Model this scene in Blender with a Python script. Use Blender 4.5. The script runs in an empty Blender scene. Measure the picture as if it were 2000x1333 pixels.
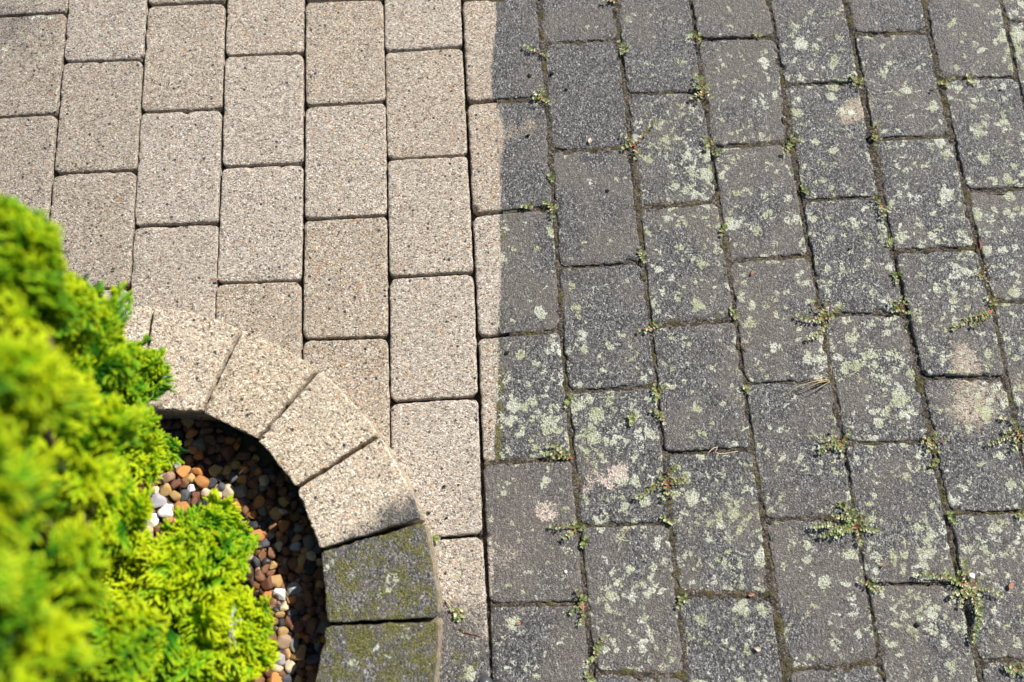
import bpy, math, random
import numpy as np
from mathutils import Vector, Matrix, noise
random.seed(7); RNG = np.random.default_rng(11)
scene = bpy.context.scene
COL = scene.collection

# ------------------------------------------------------------------ camera
ROT = np.array([[0.9982539632814188, -0.05825924662656197, 0.009740891922346038],
                [-0.053723783592959054, -0.9640506073386983, -0.26023101576034824],
                [0.024551575700844593, 0.25925332528187783, -0.9654972467377685]])
CAM = np.array([0.7392967486775402, -0.7934817793088573, 1.294045742701051])
FPX = 1600.0                                    # focal length in pixels of the 2000 px wide photograph
cam_data = bpy.data.cameras.new('camera')
cam = bpy.data.objects.new('camera', cam_data)
COL.objects.link(cam)
M = Matrix(((ROT[0][0], -ROT[1][0], -ROT[2][0], CAM[0]),
            (ROT[0][1], -ROT[1][1], -ROT[2][1], CAM[1]),
            (ROT[0][2], -ROT[1][2], -ROT[2][2], CAM[2]),
            (0, 0, 0, 1)))
cam.matrix_world = M
cam_data.sensor_width = 36.0
cam_data.lens = 36.0 * FPX / 2000.0
cam_data.clip_start = 0.02
cam_data.clip_end = 200.0
cam_data.dof.use_dof = True
cam_data.dof.focus_distance = 1.36
cam_data.dof.aperture_fstop = 2.2
scene.camera = cam

# ------------------------------------------------------------------ light
SUN_DIR = Vector((0.82, 0.68, 1.0)).normalized()      # towards the sun
world = bpy.data.worlds.new('World')
scene.world = world
world.use_nodes = True
wn = world.node_tree.nodes
sky = wn.new('ShaderNodeTexSky')
sky.sky_type = 'NISHITA'
sky.sun_disc = False
sky.sun_elevation = math.asin(SUN_DIR.z)
sky.sun_rotation = math.atan2(SUN_DIR.x, SUN_DIR.y)
wn['Background'].inputs['Strength'].default_value = 0.058
world.node_tree.links.new(sky.outputs[0], wn['Background'].inputs['Color'])
sun_data = bpy.data.lights.new('sun', 'SUN')
sun_data.energy = 5.0
sun_data.angle = math.radians(0.53)
sun_data.color = (1.0, 0.962, 0.91)
sun = bpy.data.objects.new('sun', sun_data)
sun.rotation_euler = (-SUN_DIR).to_track_quat('-Z', 'Y').to_euler()
sun.location = SUN_DIR * 6
COL.objects.link(sun)
scene.view_settings.view_transform = 'Standard'
scene.view_settings.look = 'None'
scene.view_settings.gamma = 1.0
scene.view_settings.exposure = 0.52

# ------------------------------------------------------------------ pixels <-> places
def at(px, py, z=0.0):
    d = ROT.T @ np.array([(px - 1000) / FPX, (py - 666.5) / FPX, 1.0])
    return CAM + d * ((z - CAM[2]) / d[2])
def to_px(P):
    X = (np.asarray(P) - CAM) @ ROT.T
    return np.stack([1000 + FPX * X[:, 0] / X[:, 2], 666.5 + FPX * X[:, 1] / X[:, 2]], 1)

# ------------------------------------------------------------------ object helpers
def tag(o, label=None, cat=None, group=None, kind=None):
    if label: o['label'] = label
    if cat: o['category'] = cat
    if group: o['group'] = group
    if kind: o['kind'] = kind
    return o
def link(o, parent=None):
    COL.objects.link(o)
    if parent: o.parent = parent
    return o
def empty(name, loc, rz=0.0):
    o = bpy.data.objects.new(name, None)
    o.empty_display_size = 0.01
    o.location = loc; o.rotation_euler = (0, 0, rz)
    return link(o)
def mesh_obj(name, V, F, mat, parent=None, attrs=None, smooth=True, origin=None):
    """V (n,3) array, F (m,k) array or list of faces; vertices in world space, moved to the origin given"""
    me = bpy.data.meshes.new(name)
    V = np.asarray(V, dtype=np.float32)
    if origin is not None: V = V - np.asarray(origin, dtype=np.float32)
    if isinstance(F, np.ndarray):
        k = F.shape[1]
        me.vertices.add(len(V)); me.vertices.foreach_set('co', V.ravel())
        me.loops.add(F.size); me.loops.foreach_set('vertex_index', F.astype(np.int32).ravel())
        me.polygons.add(len(F))
        me.polygons.foreach_set('loop_start', np.arange(0, F.size, k, dtype=np.int32))
        me.update(calc_edges=True)
    else:
        me.from_pydata([tuple(v) for v in V.tolist()], [], F)
    if smooth: me.polygons.foreach_set('use_smooth', np.ones(len(me.polygons), dtype=bool))
    for nm, vals in (attrs or {}).items():
        a = me.attributes.new(nm, 'FLOAT', 'POINT')
        a.data.foreach_set('value', np.asarray(vals, dtype=np.float32))
    me.materials.append(mat)
    me.update()
    o = bpy.data.objects.new(name, me)
    if origin is not None: o.location = tuple(float(x) for x in origin)
    return link(o, parent)

# ------------------------------------------------------------------ node helpers
class NT:
    def __init__(self, name):
        self.mat = bpy.data.materials.new(name); self.mat.use_nodes = True
        self.t = self.mat.node_tree; self.n = self.t.nodes
        self.b = self.n['Principled BSDF']
    def put(self, sock, v):
        if v is None: return
        if hasattr(v, 'links') or isinstance(v, bpy.types.NodeSocket): self.t.links.new(v, sock)
        elif isinstance(v, (tuple, list)) and len(v) == 3 and sock.type == 'RGBA': sock.default_value = (*v, 1)
        else: sock.default_value = v
    def new(self, typ, **kw):
        nd = self.n.new(typ)
        for k, v in kw.items(): setattr(nd, k, v)
        return nd
    def math(self, op, a, b=None, c=None, clamp=False):
        nd = self.new('ShaderNodeMath', operation=op, use_clamp=clamp)
        self.put(nd.inputs[0], a); self.put(nd.inputs[1], b); self.put(nd.inputs[2], c)
        return nd.outputs[0]
    def pos(self): return self.new('ShaderNodeNewGeometry').outputs['Position']
    def objco(self): return self.new('ShaderNodeTexCoord').outputs['Object']
    def noise(self, vec, scale, detail=2.0, rough=0.5, dist=0.0):
        nd = self.new('ShaderNodeTexNoise')
        self.put(nd.inputs['Vector'], vec); self.put(nd.inputs['Scale'], scale); self.put(nd.inputs['Detail'], detail)
        self.put(nd.inputs['Roughness'], rough); self.put(nd.inputs['Distortion'], dist)
        return nd.outputs['Fac']
    def vor(self, vec, scale, feature='F1', rand=1.0):
        nd = self.new('ShaderNodeTexVoronoi', feature=feature)
        self.put(nd.inputs['Vector'], vec); self.put(nd.inputs['Scale'], scale); self.put(nd.inputs['Randomness'], rand)
        return nd.outputs['Distance'], nd.outputs['Color']
    def sep(self, c):
        nd = self.new('ShaderNodeSeparateColor'); self.put(nd.inputs[0], c); return nd.outputs
    def ramp(self, fac, stops, interp='LINEAR'):
        nd = self.new('ShaderNodeValToRGB'); cr = nd.color_ramp; cr.interpolation = interp
        while len(cr.elements) < len(stops): cr.elements.new(0.5)
        for e, (p, c) in zip(cr.elements, stops):
            e.position = p; e.color = (*c, 1) if len(c) == 3 else c
        self.put(nd.inputs[0], fac)
        return nd.outputs[0]
    def mix(self, fac, a, b, blend='MIX'):
        nd = self.new('ShaderNodeMix', data_type='RGBA', blend_type=blend)
        self.put(nd.inputs['Factor'], fac); self.put(nd.inputs[6], a); self.put(nd.inputs[7], b)
        return nd.outputs[2]
    def mixf(self, fac, a, b):
        nd = self.new('ShaderNodeMix', data_type='FLOAT')
        self.put(nd.inputs['Factor'], fac); self.put(nd.inputs[2], a); self.put(nd.inputs[3], b)
        return nd.outputs[0]
    def step(self, v, lo, hi):
        nd = self.new('ShaderNodeMapRange', interpolation_type='SMOOTHSTEP')
        self.put(nd.inputs[0], v); self.put(nd.inputs[1], lo); self.put(nd.inputs[2], hi)
        return nd.outputs[0]
    def attr(self, name, kind='GEOMETRY'):
        return self.new('ShaderNodeAttribute', attribute_name=name, attribute_type=kind).outputs['Fac']
    def bump(self, h, dist, strength=1.0, normal=None):
        nd = self.new('ShaderNodeBump'); self.put(nd.inputs['Height'], h); self.put(nd.inputs['Distance'], dist)
        self.put(nd.inputs['Strength'], strength); self.put(nd.inputs['Normal'], normal)
        return nd.outputs[0]

# ------------------------------------------------------------------ materials
def stone_material():
    s = NT('weathered concrete')
    P = s.pos()
    d1, c1 = s.vor(P, 400); g1 = s.sep(c1)
    d2, c2 = s.vor(P, 720); g2 = s.sep(c2)
    d3, c3 = s.vor(P, 120); g3 = s.sep(c3)
    big = s.noise(P, 9, 3)
    oi = s.new('ShaderNodeObjectInfo')
    v = s.math('MULTIPLY_ADD', g2[0], 0.45, s.math('MULTIPLY', g1[0], 0.55))
    clean = s.ramp(v, [(0.0, (.022, .020, .019)), (.19, (.075, .065, .055)), (.28, (.275, .236, .190)), (.44, (.400, .343, .276)),
                       (.62, (.470, .407, .328)), (.79, (.61, .545, .455)), (.93, (.88, .84, .78))])
    # tinted grains: ochre, rust, slate
    tint = s.ramp(g1[1], [(0, (.48, .20, .09)), (.4, (.55, .36, .14)), (.7, (.30, .12, .08)), (1, (.16, .17, .20))])
    clean = s.mix(s.math('MULTIPLY', s.math('GREATER_THAN', g1[2], .93), .7), clean, tint)
    # a few big pebbles of the aggregate showing at the surface
    pick = s.math('MULTIPLY', s.math('GREATER_THAN', g3[0], .90), s.math('LESS_THAN', d3, .30))
    pcol = s.ramp(g3[1], [(0, (.04, .04, .045)), (.45, (.09, .08, .08)), (.55, (.45, .22, .08)), (.75, (.6, .5, .33)), (1, (.82, .80, .76))], 'CONSTANT')
    clean = s.mix(pick, clean, pcol)
    clean = s.mix(s.math('MULTIPLY', s.step(big, .35, .75), .22), clean, (.30, .265, .21), 'MIX')
    hsv = s.new('ShaderNodeHueSaturation'); s.put(hsv.inputs['Color'], clean)
    s.put(hsv.inputs['Value'], s.math('MULTIPLY_ADD', oi.outputs['Random'], .11, .925))
    s.put(hsv.inputs['Saturation'], s.math('MULTIPLY_ADD', oi.outputs['Random'], -.25, 1.06))
    clean = s.mix(1.0, hsv.outputs[0], oi.outputs['Color'], 'MULTIPLY')
    # dark crust
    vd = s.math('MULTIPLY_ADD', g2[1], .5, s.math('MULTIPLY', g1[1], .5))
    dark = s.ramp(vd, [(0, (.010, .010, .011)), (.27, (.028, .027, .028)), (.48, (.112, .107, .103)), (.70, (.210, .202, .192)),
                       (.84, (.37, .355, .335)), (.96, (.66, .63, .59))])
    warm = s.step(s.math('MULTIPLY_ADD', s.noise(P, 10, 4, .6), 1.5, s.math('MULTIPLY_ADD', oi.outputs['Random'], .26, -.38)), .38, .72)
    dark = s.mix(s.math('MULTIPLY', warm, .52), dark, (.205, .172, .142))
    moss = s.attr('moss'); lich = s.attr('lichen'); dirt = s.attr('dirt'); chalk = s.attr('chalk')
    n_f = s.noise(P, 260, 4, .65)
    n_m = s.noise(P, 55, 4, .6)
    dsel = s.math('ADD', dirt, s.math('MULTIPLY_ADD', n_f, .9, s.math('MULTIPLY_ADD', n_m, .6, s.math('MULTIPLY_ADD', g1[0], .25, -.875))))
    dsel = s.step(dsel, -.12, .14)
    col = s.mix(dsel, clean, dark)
    # moss film on the old kerb stones and pavers
    msel = s.math('ADD', s.math('MULTIPLY_ADD', n_m, 1.1, s.math('MULTIPLY', n_f, .9)), moss)
    msel = s.step(msel, 1.42, 1.62)
    mcol = s.ramp(g2[2], [(0, (.05, .05, .012)), (.5, (.12, .115, .03)), (1, (.26, .23, .06))])
    col = s.mix(msel, col, mcol)
    # lichen rosettes: ragged round patches of many sizes
    def warped(a1, s1, a2, s2):
        w1 = s.new('ShaderNodeTexNoise'); s.put(w1.inputs['Vector'], P); s.put(w1.inputs['Scale'], s1); s.put(w1.inputs['Detail'], 1.0)
        w2 = s.new('ShaderNodeTexNoise'); s.put(w2.inputs['Vector'], P); s.put(w2.inputs['Scale'], s2); s.put(w2.inputs['Detail'], 2.0)
        o = P
        for w, am in ((w1, a1), (w2, a2)):
            m_ = s.new('ShaderNodeVectorMath', operation='MULTIPLY_ADD'); s.put(m_.inputs[0], w.outputs['Color']); m_.inputs[1].default_value = (am, am, 0); s.put(m_.inputs[2], o); o = m_.outputs[0]
        return o
    Q = warped(.023, 80, .012, 310)
    flat = s.new('ShaderNodeVectorMath', operation='MULTIPLY'); s.put(flat.inputs[0], Q); flat.inputs[1].default_value = (1, 1, 0); Q = flat.outputs[0]
    sel = None
    for sc, pk, r0, r1 in ((29, .9, .03, .36), (54, 1.15, .07, .38), (100, 1.0, .12, .40)):
        dv, cv_ = s.vor(Q, sc); gv = s.sep(cv_)
        on = s.math('LESS_THAN', gv[0], s.math('MULTIPLY', lich, pk))
        rad = s.math('MULTIPLY', s.math('MULTIPLY_ADD', s.math('MULTIPLY', gv[1], gv[1]), r1, r0), s.math('MULTIPLY_ADD', lich, .45, .75))
        one = s.math('MULTIPLY', s.step(s.math('SUBTRACT', rad, dv), -.015, .03), on)
        sel = one if sel is None else s.math('MAXIMUM', sel, one)
    nf = s.noise(P, 300, 3, .7)
    eat = s.step(s.math('MULTIPLY_ADD', g1[1], .30, nf), .47, .62)
    lsel = s.math('MULTIPLY', sel, s.math('MULTIPLY_ADD', eat, .72, .28))
    tone = s.math('MULTIPLY_ADD', s.noise(P, 22, 2), .8, s.math('MULTIPLY', s.noise(P, 5, 1), .2))
    lcol = s.ramp(tone, [(.34, (.64, .65, .54)), (.47, (.51, .53, .37)), (.60, (.36, .38, .18))])
    lcol = s.mix(s.math('MULTIPLY', g2[1], .40), lcol, (.80, .80, .70))
    col = s.mix(lsel, col, lcol)
    # pinkish chalky bloom where the crust has flaked
    nl = s.noise(P, 70, 3, .6)
    cv = s.math('ADD', chalk, s.math('MULTIPLY_ADD', nf, 1.5, s.math('MULTIPLY_ADD', nl, 1.6, -1.55)))
    csel = s.math('MULTIPLY', s.step(cv, .78, 1.0), s.math('MULTIPLY_ADD', s.math('GREATER_THAN', g1[0], .25), .8, .2))
    col = s.mix(csel, col, s.mix(g1[2], (.50, .37, .29), (.82, .70, .60)))
    s.put(s.b.inputs['Base Color'], col)
    s.put(s.b.inputs['Roughness'], s.mixf(dsel, .85, .58))
    s.put(s.b.inputs['Specular IOR Level'], s.mixf(dsel, .25, .5))
    h1 = s.math('MULTIPLY_ADD', d1, -1.0, s.math('MULTIPLY', g1[0], .55))
    h2 = s.math('MULTIPLY_ADD', d2, -.7, s.math('MULTIPLY', g2[0], .35))
    h = s.math('ADD', h1, h2)
    h = s.math('ADD', h, s.math('MULTIPLY', s.noise(P, 160, 3), 1.4))
    h = s.math('ADD', h, s.math('MULTIPLY', lsel, .35))
    s.put(s.b.inputs['Normal'], s.bump(h, s.mixf(dsel, .0011, .0018), 1.0))
    return s.mat

def soil_material(name, mossy):
    s = NT(name); P = s.pos()
    n1 = s.noise(P, 28, 3); n2 = s.noise(P, 240, 4, .7)
    d, c = s.vor(P, 420); g = s.sep(c)
    soil = s.ramp(s.math('MULTIPLY_ADD', g[0], .5, s.math('MULTIPLY', n2, .5)),
                  [(.18, (.010, .008, .007)), (.45, (.050, .040, .030)), (.62, (.11, .088, .064)), (.82, (.28, .23, .18))])
    moss = s.ramp(n2, [(.3, (.022, .018, .008)), (.5, (.075, .060, .020)), (.7, (.15, .13, .035))])
    f = s.math('MULTIPLY', s.step(s.math('ADD', n1, s.math('MULTIPLY', n2, .35)), .66, .84), mossy)
    s.put(s.b.inputs['Base Color'], s.mix(f, soil, moss))
    s.put(s.b.inputs['Roughness'], .95)
    s.put(s.b.inputs['Normal'], s.bump(s.math('ADD', n2, s.math('MULTIPLY', d, -.6)), .003, 1.0))
    return s.mat

def pebble_material():
    s = NT('wet pebble'); O = s.objco()
    oi = s.new('ShaderNodeObjectInfo')
    off = s.new('ShaderNodeVectorMath', operation='ADD')
    s.put(off.inputs[0], O)
    cmb = s.new('ShaderNodeCombineXYZ'); s.put(cmb.inputs[0], s.math('MULTIPLY', oi.outputs['Random'], 9.0))
    s.put(cmb.inputs[1], s.math('MULTIPLY', oi.outputs['Random'], 23.0)); s.t.links.new(cmb.outputs[0], off.inputs[1])
    V = off.outputs[0]
    n = s.noise(V, 90, 4, .6, .4); n2 = s.noise(V, 420, 3, .6)
    hs = s.new('ShaderNodeHueSaturation'); s.t.links.new(oi.outputs['Color'], hs.inputs['Color'])
    s.put(hs.inputs['Value'], s.math('MULTIPLY_ADD', n, 1.5, .28))
    c = s.mix(s.math('MULTIPLY', s.step(n2, .60, .72), .55), hs.outputs[0], (.05, .042, .038))
    c = s.mix(s.math('MULTIPLY', s.step(s.noise(V, 150, 2), .64, .72), .5), c, (.62, .55, .46))
    s.put(s.b.inputs['Base Color'], c)
    s.put(s.b.inputs['Roughness'], .32); s.put(s.b.inputs['Specular IOR Level'], .5)
    s.put(s.b.inputs['Normal'], s.bump(s.math('MULTIPLY_ADD', n2, .5, n), .0012, .6))
    return s.mat

def gravel_material():
    s = NT('gravel bed'); P = s.pos()
    a = s.attr('tone'); n = s.noise(P, 120, 4, .6); n2 = s.noise(P, 420, 3)
    c = s.ramp(a, [(0, (.03, .03, .034)), (.2, (.09, .045, .02)), (.4, (.24, .11, .035)), (.6, (.08, .075, .07)), (.75, (.14, .06, .03)), (.9, (.26, .18, .10))])
    hs = s.new('ShaderNodeHueSaturation'); s.put(hs.inputs['Color'], c); s.put(hs.inputs['Value'], s.math('MULTIPLY_ADD', n, 1.3, .35))
    s.put(s.b.inputs['Base Color'], hs.outputs[0]); s.put(s.b.inputs['Roughness'], .42)
    s.put(s.b.inputs['Normal'], s.bump(n2, .001, .5))
    return s.mat

def leafy(name, stops, trans, rough=.5, attr='tip'):
    s = NT(name); a = s.attr(attr); P = s.pos()
    v = s.math('MULTIPLY_ADD', s.math('SUBTRACT', s.noise(P, 14, 2), .5), .7, a)
    c = s.ramp(v, stops)
    s.put(s.b.inputs['Base Color'], c); s.put(s.b.inputs['Roughness'], rough); s.put(s.b.inputs['Specular IOR Level'], .3)
    if trans:
        tr = s.new('ShaderNodeBsdfTranslucent'); s.put(tr.inputs['Color'], c)
        mx = s.new('ShaderNodeMixShader'); s.put(mx.inputs[0], trans)
        out = s.n['Material Output']
        s.t.links.new(s.b.outputs[0], mx.inputs[1]); s.t.links.new(tr.outputs[0], mx.inputs[2])
        s.t.links.new(mx.outputs[0], out.inputs[0])
    return s.mat

def plain(name, col, rough=.7, var=.3, scale=300):
    s = NT(name); P = s.pos(); n = s.noise(P, scale, 3)
    hs = s.new('ShaderNodeHueSaturation'); s.put(hs.inputs['Color'], tuple(col)); hs.inputs['Color'].default_value = (*col, 1)
    s.put(hs.inputs['Value'], s.math('MULTIPLY_ADD', n, 2 * var, 1 - var))
    s.put(s.b.inputs['Base Color'], hs.outputs[0]); s.put(s.b.inputs['Roughness'], rough)
    s.put(s.b.inputs['Normal'], s.bump(n, .0006, .5))
    return s.mat

STONE = stone_material()
SAND = soil_material('bedding sand', 0.0)
MOSS = soil_material('joint soil and moss', 1.0)
PEB = pebble_material()
GRAV = gravel_material()
CONIF = leafy('golden conifer sprays', [(0.08, (.008, .060, .006)), (.44, (.045, .21, .008)), (.68, (.21, .46, .008)), (.94, (.62, .72, .008))], .32)
WEED = leafy('weed leaf', [(0.0, (.06, .10, .025)), (.35, (.14, .21, .05)), (.65, (.32, .37, .15)), (1.0, (.58, .58, .38))], .12, .34)
RED = plain('red weed stem', (.40, .10, .08), .5)
STRAW = plain('straw', (.50, .38, .20), .7)
BARK = plain('bark', (.10, .06, .035), .9)
CRUMB = plain('black soil crumb', (.012, .011, .010), .9)
TWIG = plain('twig', (.16, .08, .04), .8)
RUST = plain('dead leaf orange', (.40, .20, .12), .7)
PALE = plain('dead leaf pale', (.62, .48, .36), .7)
GREY = plain('grey plastic', (.055, .058, .066), .35, .12)
RUBBER = plain('dark rubber', (.02, .02, .022), .8, .3)
WEB = plain('spider silk', (.7, .72, .72), .5, .1)

# ------------------------------------------------------------------ the ground under everything
def grid_sheet(name, x0, y0, x1, y1, z, n, mat):
    xs = np.linspace(x0, x1, n); ys = np.linspace(y0, y1, n)
    X, Y = np.meshgrid(xs, ys)
    V = np.stack([X.ravel(), Y.ravel(), np.full(X.size, z)], 1)
    i = np.arange(n * n).reshape(n, n)
    F = np.stack([i[:-1, :-1].ravel(), i[:-1, 1:].ravel(), i[1:, 1:].ravel(), i[1:, :-1].ravel()], 1)
    return mesh_obj(name, V, F, mat, smooth=False)
tag(grid_sheet('ground', -3.2, -4.3, 4.8, 3.7, -0.018, 3, SAND), kind='structure')

# ------------------------------------------------------------------ generic worn block of concrete
def axis(L):
    e = [0, .0006, .0014, .0025, .004, .006, .009]
    m = max(2, int(round((L - .018) / .0046)))
    mid = [.009 + (L - .018) * k / m for k in range(1, m)]
    return np.array(e + mid + [L - x for x in e[::-1]])
def nz(P, s, seed=0.0):
    return np.array([noise.noise(Vector((x * s + seed, y * s - seed, z * s + 3 * seed))) for x, y, z in P])
def block(name, corners, inset, ztop, depth, mat, R=.005, rc=.008, rough=1.0, tilt=(0, 0), bulge=(0, 0), batter=0.0, seed=0.0, attrs=None):
    """corners TL,TR,BR,BL on the joints' centre lines; inset l,t,r,b"""
    TL, TR, BR, BL = [np.array(c[:2], float) for c in corners]
    w = (np.linalg.norm(TR - TL) + np.linalg.norm(BR - BL)) / 2; h = (np.linalg.norm(BL - TL) + np.linalg.norm(BR - TR)) / 2
    l, t, r, b = inset
    U = axis(w - l - r); Vv = axis(h - t - b)
    A, B = (w - l - r) / 2, (h - t - b) / 2
    a, c = np.meshgrid(U - A, Vv - B)
    nu, nv = len(U), len(Vv)
    x = (np.abs(a) - (A - rc)) / rc; y = (np.abs(c) - (B - rc)) / rc
    cor = (x > 0) & (y > 0)
    xx = np.where(cor, x * np.sqrt(np.clip(1 - y * y / 2, 0, 1)), x); yy = np.where(cor, y * np.sqrt(np.clip(1 - x * x / 2, 0, 1)), y)
    a = np.sign(a) * (np.abs(a) if False else (xx * rc + A - rc)); c = np.sign(c) * (yy * rc + B - rc)
    qx, qy = np.abs(a) - (A - rc), np.abs(c) - (B - rc)
    d = rc - np.hypot(np.maximum(qx, 0), np.maximum(qy, 0)) - np.minimum(np.maximum(qx, qy), 0)
    d = np.maximum(d, 0).ravel()
    u = ((a + A + l) / w).ravel()[:, None]; v = ((c + B + t) / h).ravel()[:, None]
    P = (1 - u) * (1 - v) * TL + u * (1 - v) * TR + u * v * BR + (1 - u) * v * BL
    up = (TL + TR - BL - BR); up /= np.linalg.norm(up)
    s = 4 * u * (1 - u)
    P = P + up * (bulge[0] * s * (1 - v) + bulge[1] * s * v)
    ctr = (TL + TR + BR + BL) / 4
    P3 = np.c_[P, np.zeros(len(P))]
    # worn outline: the edge wanders, with chips
    wgt = np.clip(1 - d / .010, 0, 1)
    n1, n2, n3 = nz(P3, 45, seed), nz(P3, 170, seed + 5), nz(P3, 400, seed + 9)
    inward = ctr - P; inward /= np.linalg.norm(inward, axis=1)[:, None]
    P = P + inward * ((.0010 * n1 + .0011 * n2 + .0005 * n3) * wgt * rough)[:, None]
    dd = np.clip((R - d) / R, 0, 1)
    z = ztop - R * .95 * (1 - np.sqrt(1 - dd ** 2 * .98))
    chip = np.clip(nz(P3, 75, seed + 2) - .20, 0, 1) * np.clip(1 - d / .009, 0, 1)
    z = z - chip * .011 * rough
    z = z + (.00035 * n2 + .00030 * n3 + .0005 * nz(P3, 22, seed)) * np.clip(d / .002, .3, 1) * rough
    rel = P - ctr
    z = z + rel[:, 0] * tilt[0] + rel[:, 1] * tilt[1]
    top = np.c_[P, z]
    idx = np.arange(nu * nv).reshape(nv, nu)
    F = np.stack([idx[:-1, :-1].ravel(), idx[1:, :-1].ravel(), idx[1:, 1:].ravel(), idx[:-1, 1:].ravel()], 1)
    loop = np.concatenate([idx[0, :], idx[1:, -1], idx[-1, -2::-1], idx[-2:0:-1, 0]])
    rings = [top]; base = len(top); prev = loop
    for f, zz in ((.25, ztop - .018), (1.0, ztop - depth)):
        ring = top[loop].copy(); ring[:, :2] -= inward[loop] * batter * f; ring[:, 2] = zz
        ids = np.arange(base, base + len(loop)); base += len(loop)
        F = np.concatenate([F, np.stack([prev, np.roll(prev, -1), np.roll(ids, -1), ids], 1)])
        rings.append(ring); prev = ids
    V = np.concatenate(rings)
    at_ = attrs(V) if attrs else None
    return mesh_obj(name, V, F, mat, attrs=at_, origin=(ctr[0], ctr[1], ztop))

# ------------------------------------------------------------------ dirt, lichen, moss and chalk as they lie on the paving
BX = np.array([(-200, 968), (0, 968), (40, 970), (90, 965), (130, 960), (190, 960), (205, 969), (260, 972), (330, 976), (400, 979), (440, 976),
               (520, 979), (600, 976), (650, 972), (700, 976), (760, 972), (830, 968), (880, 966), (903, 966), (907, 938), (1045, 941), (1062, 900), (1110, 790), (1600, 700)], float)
CLEANB = [(1000, 262, 55, 1.0), (1045, 238, 25, .6), (1655, 225, 34, 1.3), (1690, 200, 30, 1.2), (1712, 250, 22, .8), (1880, 690, 60, 1.1), (1890, 805, 75, 1.2), (1950, 900, 60, .4), (1700, 360, 40, .7),
          (1720, 420, 45, .5), (985, 1075, 60, .75), (1040, 1120, 60, .55), (1100, 1110, 35, .6), (900, 1110, 60, .9), (1380, 800, 80, .65), (1340, 900, 60, .5), (1760, 960, 90, .5), (1600, 800, 70, .5), (1640, 730, 60, .5), (1240, 880, 40, .5),
          (1995, 760, 60, .9), (1820, 1060, 90, .35), (960, 1230, 40, .4), (880, 1080, 40, .7), (1570, 640, 40, .6), (950, 1010, 40, .5)]
LICHB = [(1190, 820, 45, .9), (1150, 850, 35, .7), (1205, 870, 40, .7), (1140, 780, 40, .5), (1440, 420, 60, .4), (1340, 360, 40, .5), (1380, 330, 40, .5), (1640, 700, 60, .5), (1600, 690, 30, .6), (1750, 790, 70, .6),
         (1740, 710, 60, .4), (1880, 510, 90, .5), (1850, 560, 60, .4), (1290, 1270, 50, .7), (1260, 1300, 40, .6), (1240, 1150, 50, .4), (1130, 740, 60, .3), (1230, 740, 40, .5), (1430, 150, 50, .25), (1640, 160, 40, .6), (1650, 40, 30, .5), (1650, 110, 25, .7),
         (1820, 1090, 60, .6), (1740, 1080, 60, .4), (1890, 1030, 40, .5), (1960, 1040, 70, .6), (1950, 800, 60, .5), (1290, 250, 50, .3), (1020, 800, 70, .5), (1040, 860, 50, .5), (990, 440, 30, .5), (950, 520, 30, .9), (955, 470, 20, .8), (940, 640, 15, .5), (1480, 930, 40, .6), (1420, 980, 60, .4), (1350, 1000, 50, .3),
         (1530, 290, 50, .3), (1560, 140, 50, .3), (1990, 90, 40, .9), (1990, 30, 40, .8), (1960, 90, 30, .3), (1920, 100, 60, .15), (1760, 1165, 60, .6), (1790, 1180, 60, .4), (1560, 1110, 60, .4), (1090, 690, 40, .4)]
CHALKB = [(1215, 910, 36, 0.82), (1150, 935, 30, 0.74), (1195, 945, 28, 0.74), (1140, 970, 23, 0.49), (1080, 1000, 28, 0.74), (1045, 990, 23, 0.57), (1030, 945, 19, 0.41), (1065, 1008, 19, 0.74), (1005, 955, 13, 0.49), (1000, 1060, 19, 0.49), (1180, 1195, 19, 0.49), (1110, 1290, 19, 0.41), (1525, 1080, 19, 0.49)]
def blobs(px, L):
    s = np.zeros(len(px))
    for x, y, r, w in L: s += w * np.exp(-((px[:, 0] - x) ** 2 + (px[:, 1] - y) ** 2) / (r * r))
    return s
def paving_attrs(base_lichen, extra_dirt=0.0):
    def f(V):
        G = V.copy(); G[:, 2] = 0
        px = to_px(G)
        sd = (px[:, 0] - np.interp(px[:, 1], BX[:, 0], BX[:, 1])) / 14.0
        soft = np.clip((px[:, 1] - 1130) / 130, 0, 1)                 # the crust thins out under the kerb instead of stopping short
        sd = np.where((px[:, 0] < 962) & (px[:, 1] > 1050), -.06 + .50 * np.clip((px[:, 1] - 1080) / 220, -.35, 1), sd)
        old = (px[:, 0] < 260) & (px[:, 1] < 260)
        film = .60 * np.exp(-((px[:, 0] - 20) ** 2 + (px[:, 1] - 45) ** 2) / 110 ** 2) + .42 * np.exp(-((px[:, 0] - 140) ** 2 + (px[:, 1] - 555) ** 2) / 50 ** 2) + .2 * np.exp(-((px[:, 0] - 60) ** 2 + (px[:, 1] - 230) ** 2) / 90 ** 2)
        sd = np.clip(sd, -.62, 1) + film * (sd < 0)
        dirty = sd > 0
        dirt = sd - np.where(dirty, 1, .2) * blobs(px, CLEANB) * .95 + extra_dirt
        lich = np.where(sd > -.3, base_lichen * 1.15 + .75 * blobs(px, LICHB), -.8)
        chalk = np.where(dirty, blobs(px, CHALKB), -1.0)
        moss = np.where(dirty, .08, -.6) + .25 * np.exp(-((px[:, 0] - 900) ** 2 + (px[:, 1] - 1290) ** 2) / 60 ** 2) + .12 * np.clip((px[:, 1] - 1200) / 130, 0, 1) * dirty
        moss = moss + .55 * np.exp(-((px[:, 0] - 972) ** 2) / 14 ** 2) * ((px[:, 1] > 415) & (px[:, 1] < 900))
        return {'dirt': dirt, 'lichen': lich, 'chalk': chalk, 'moss': moss}
    return f

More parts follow.
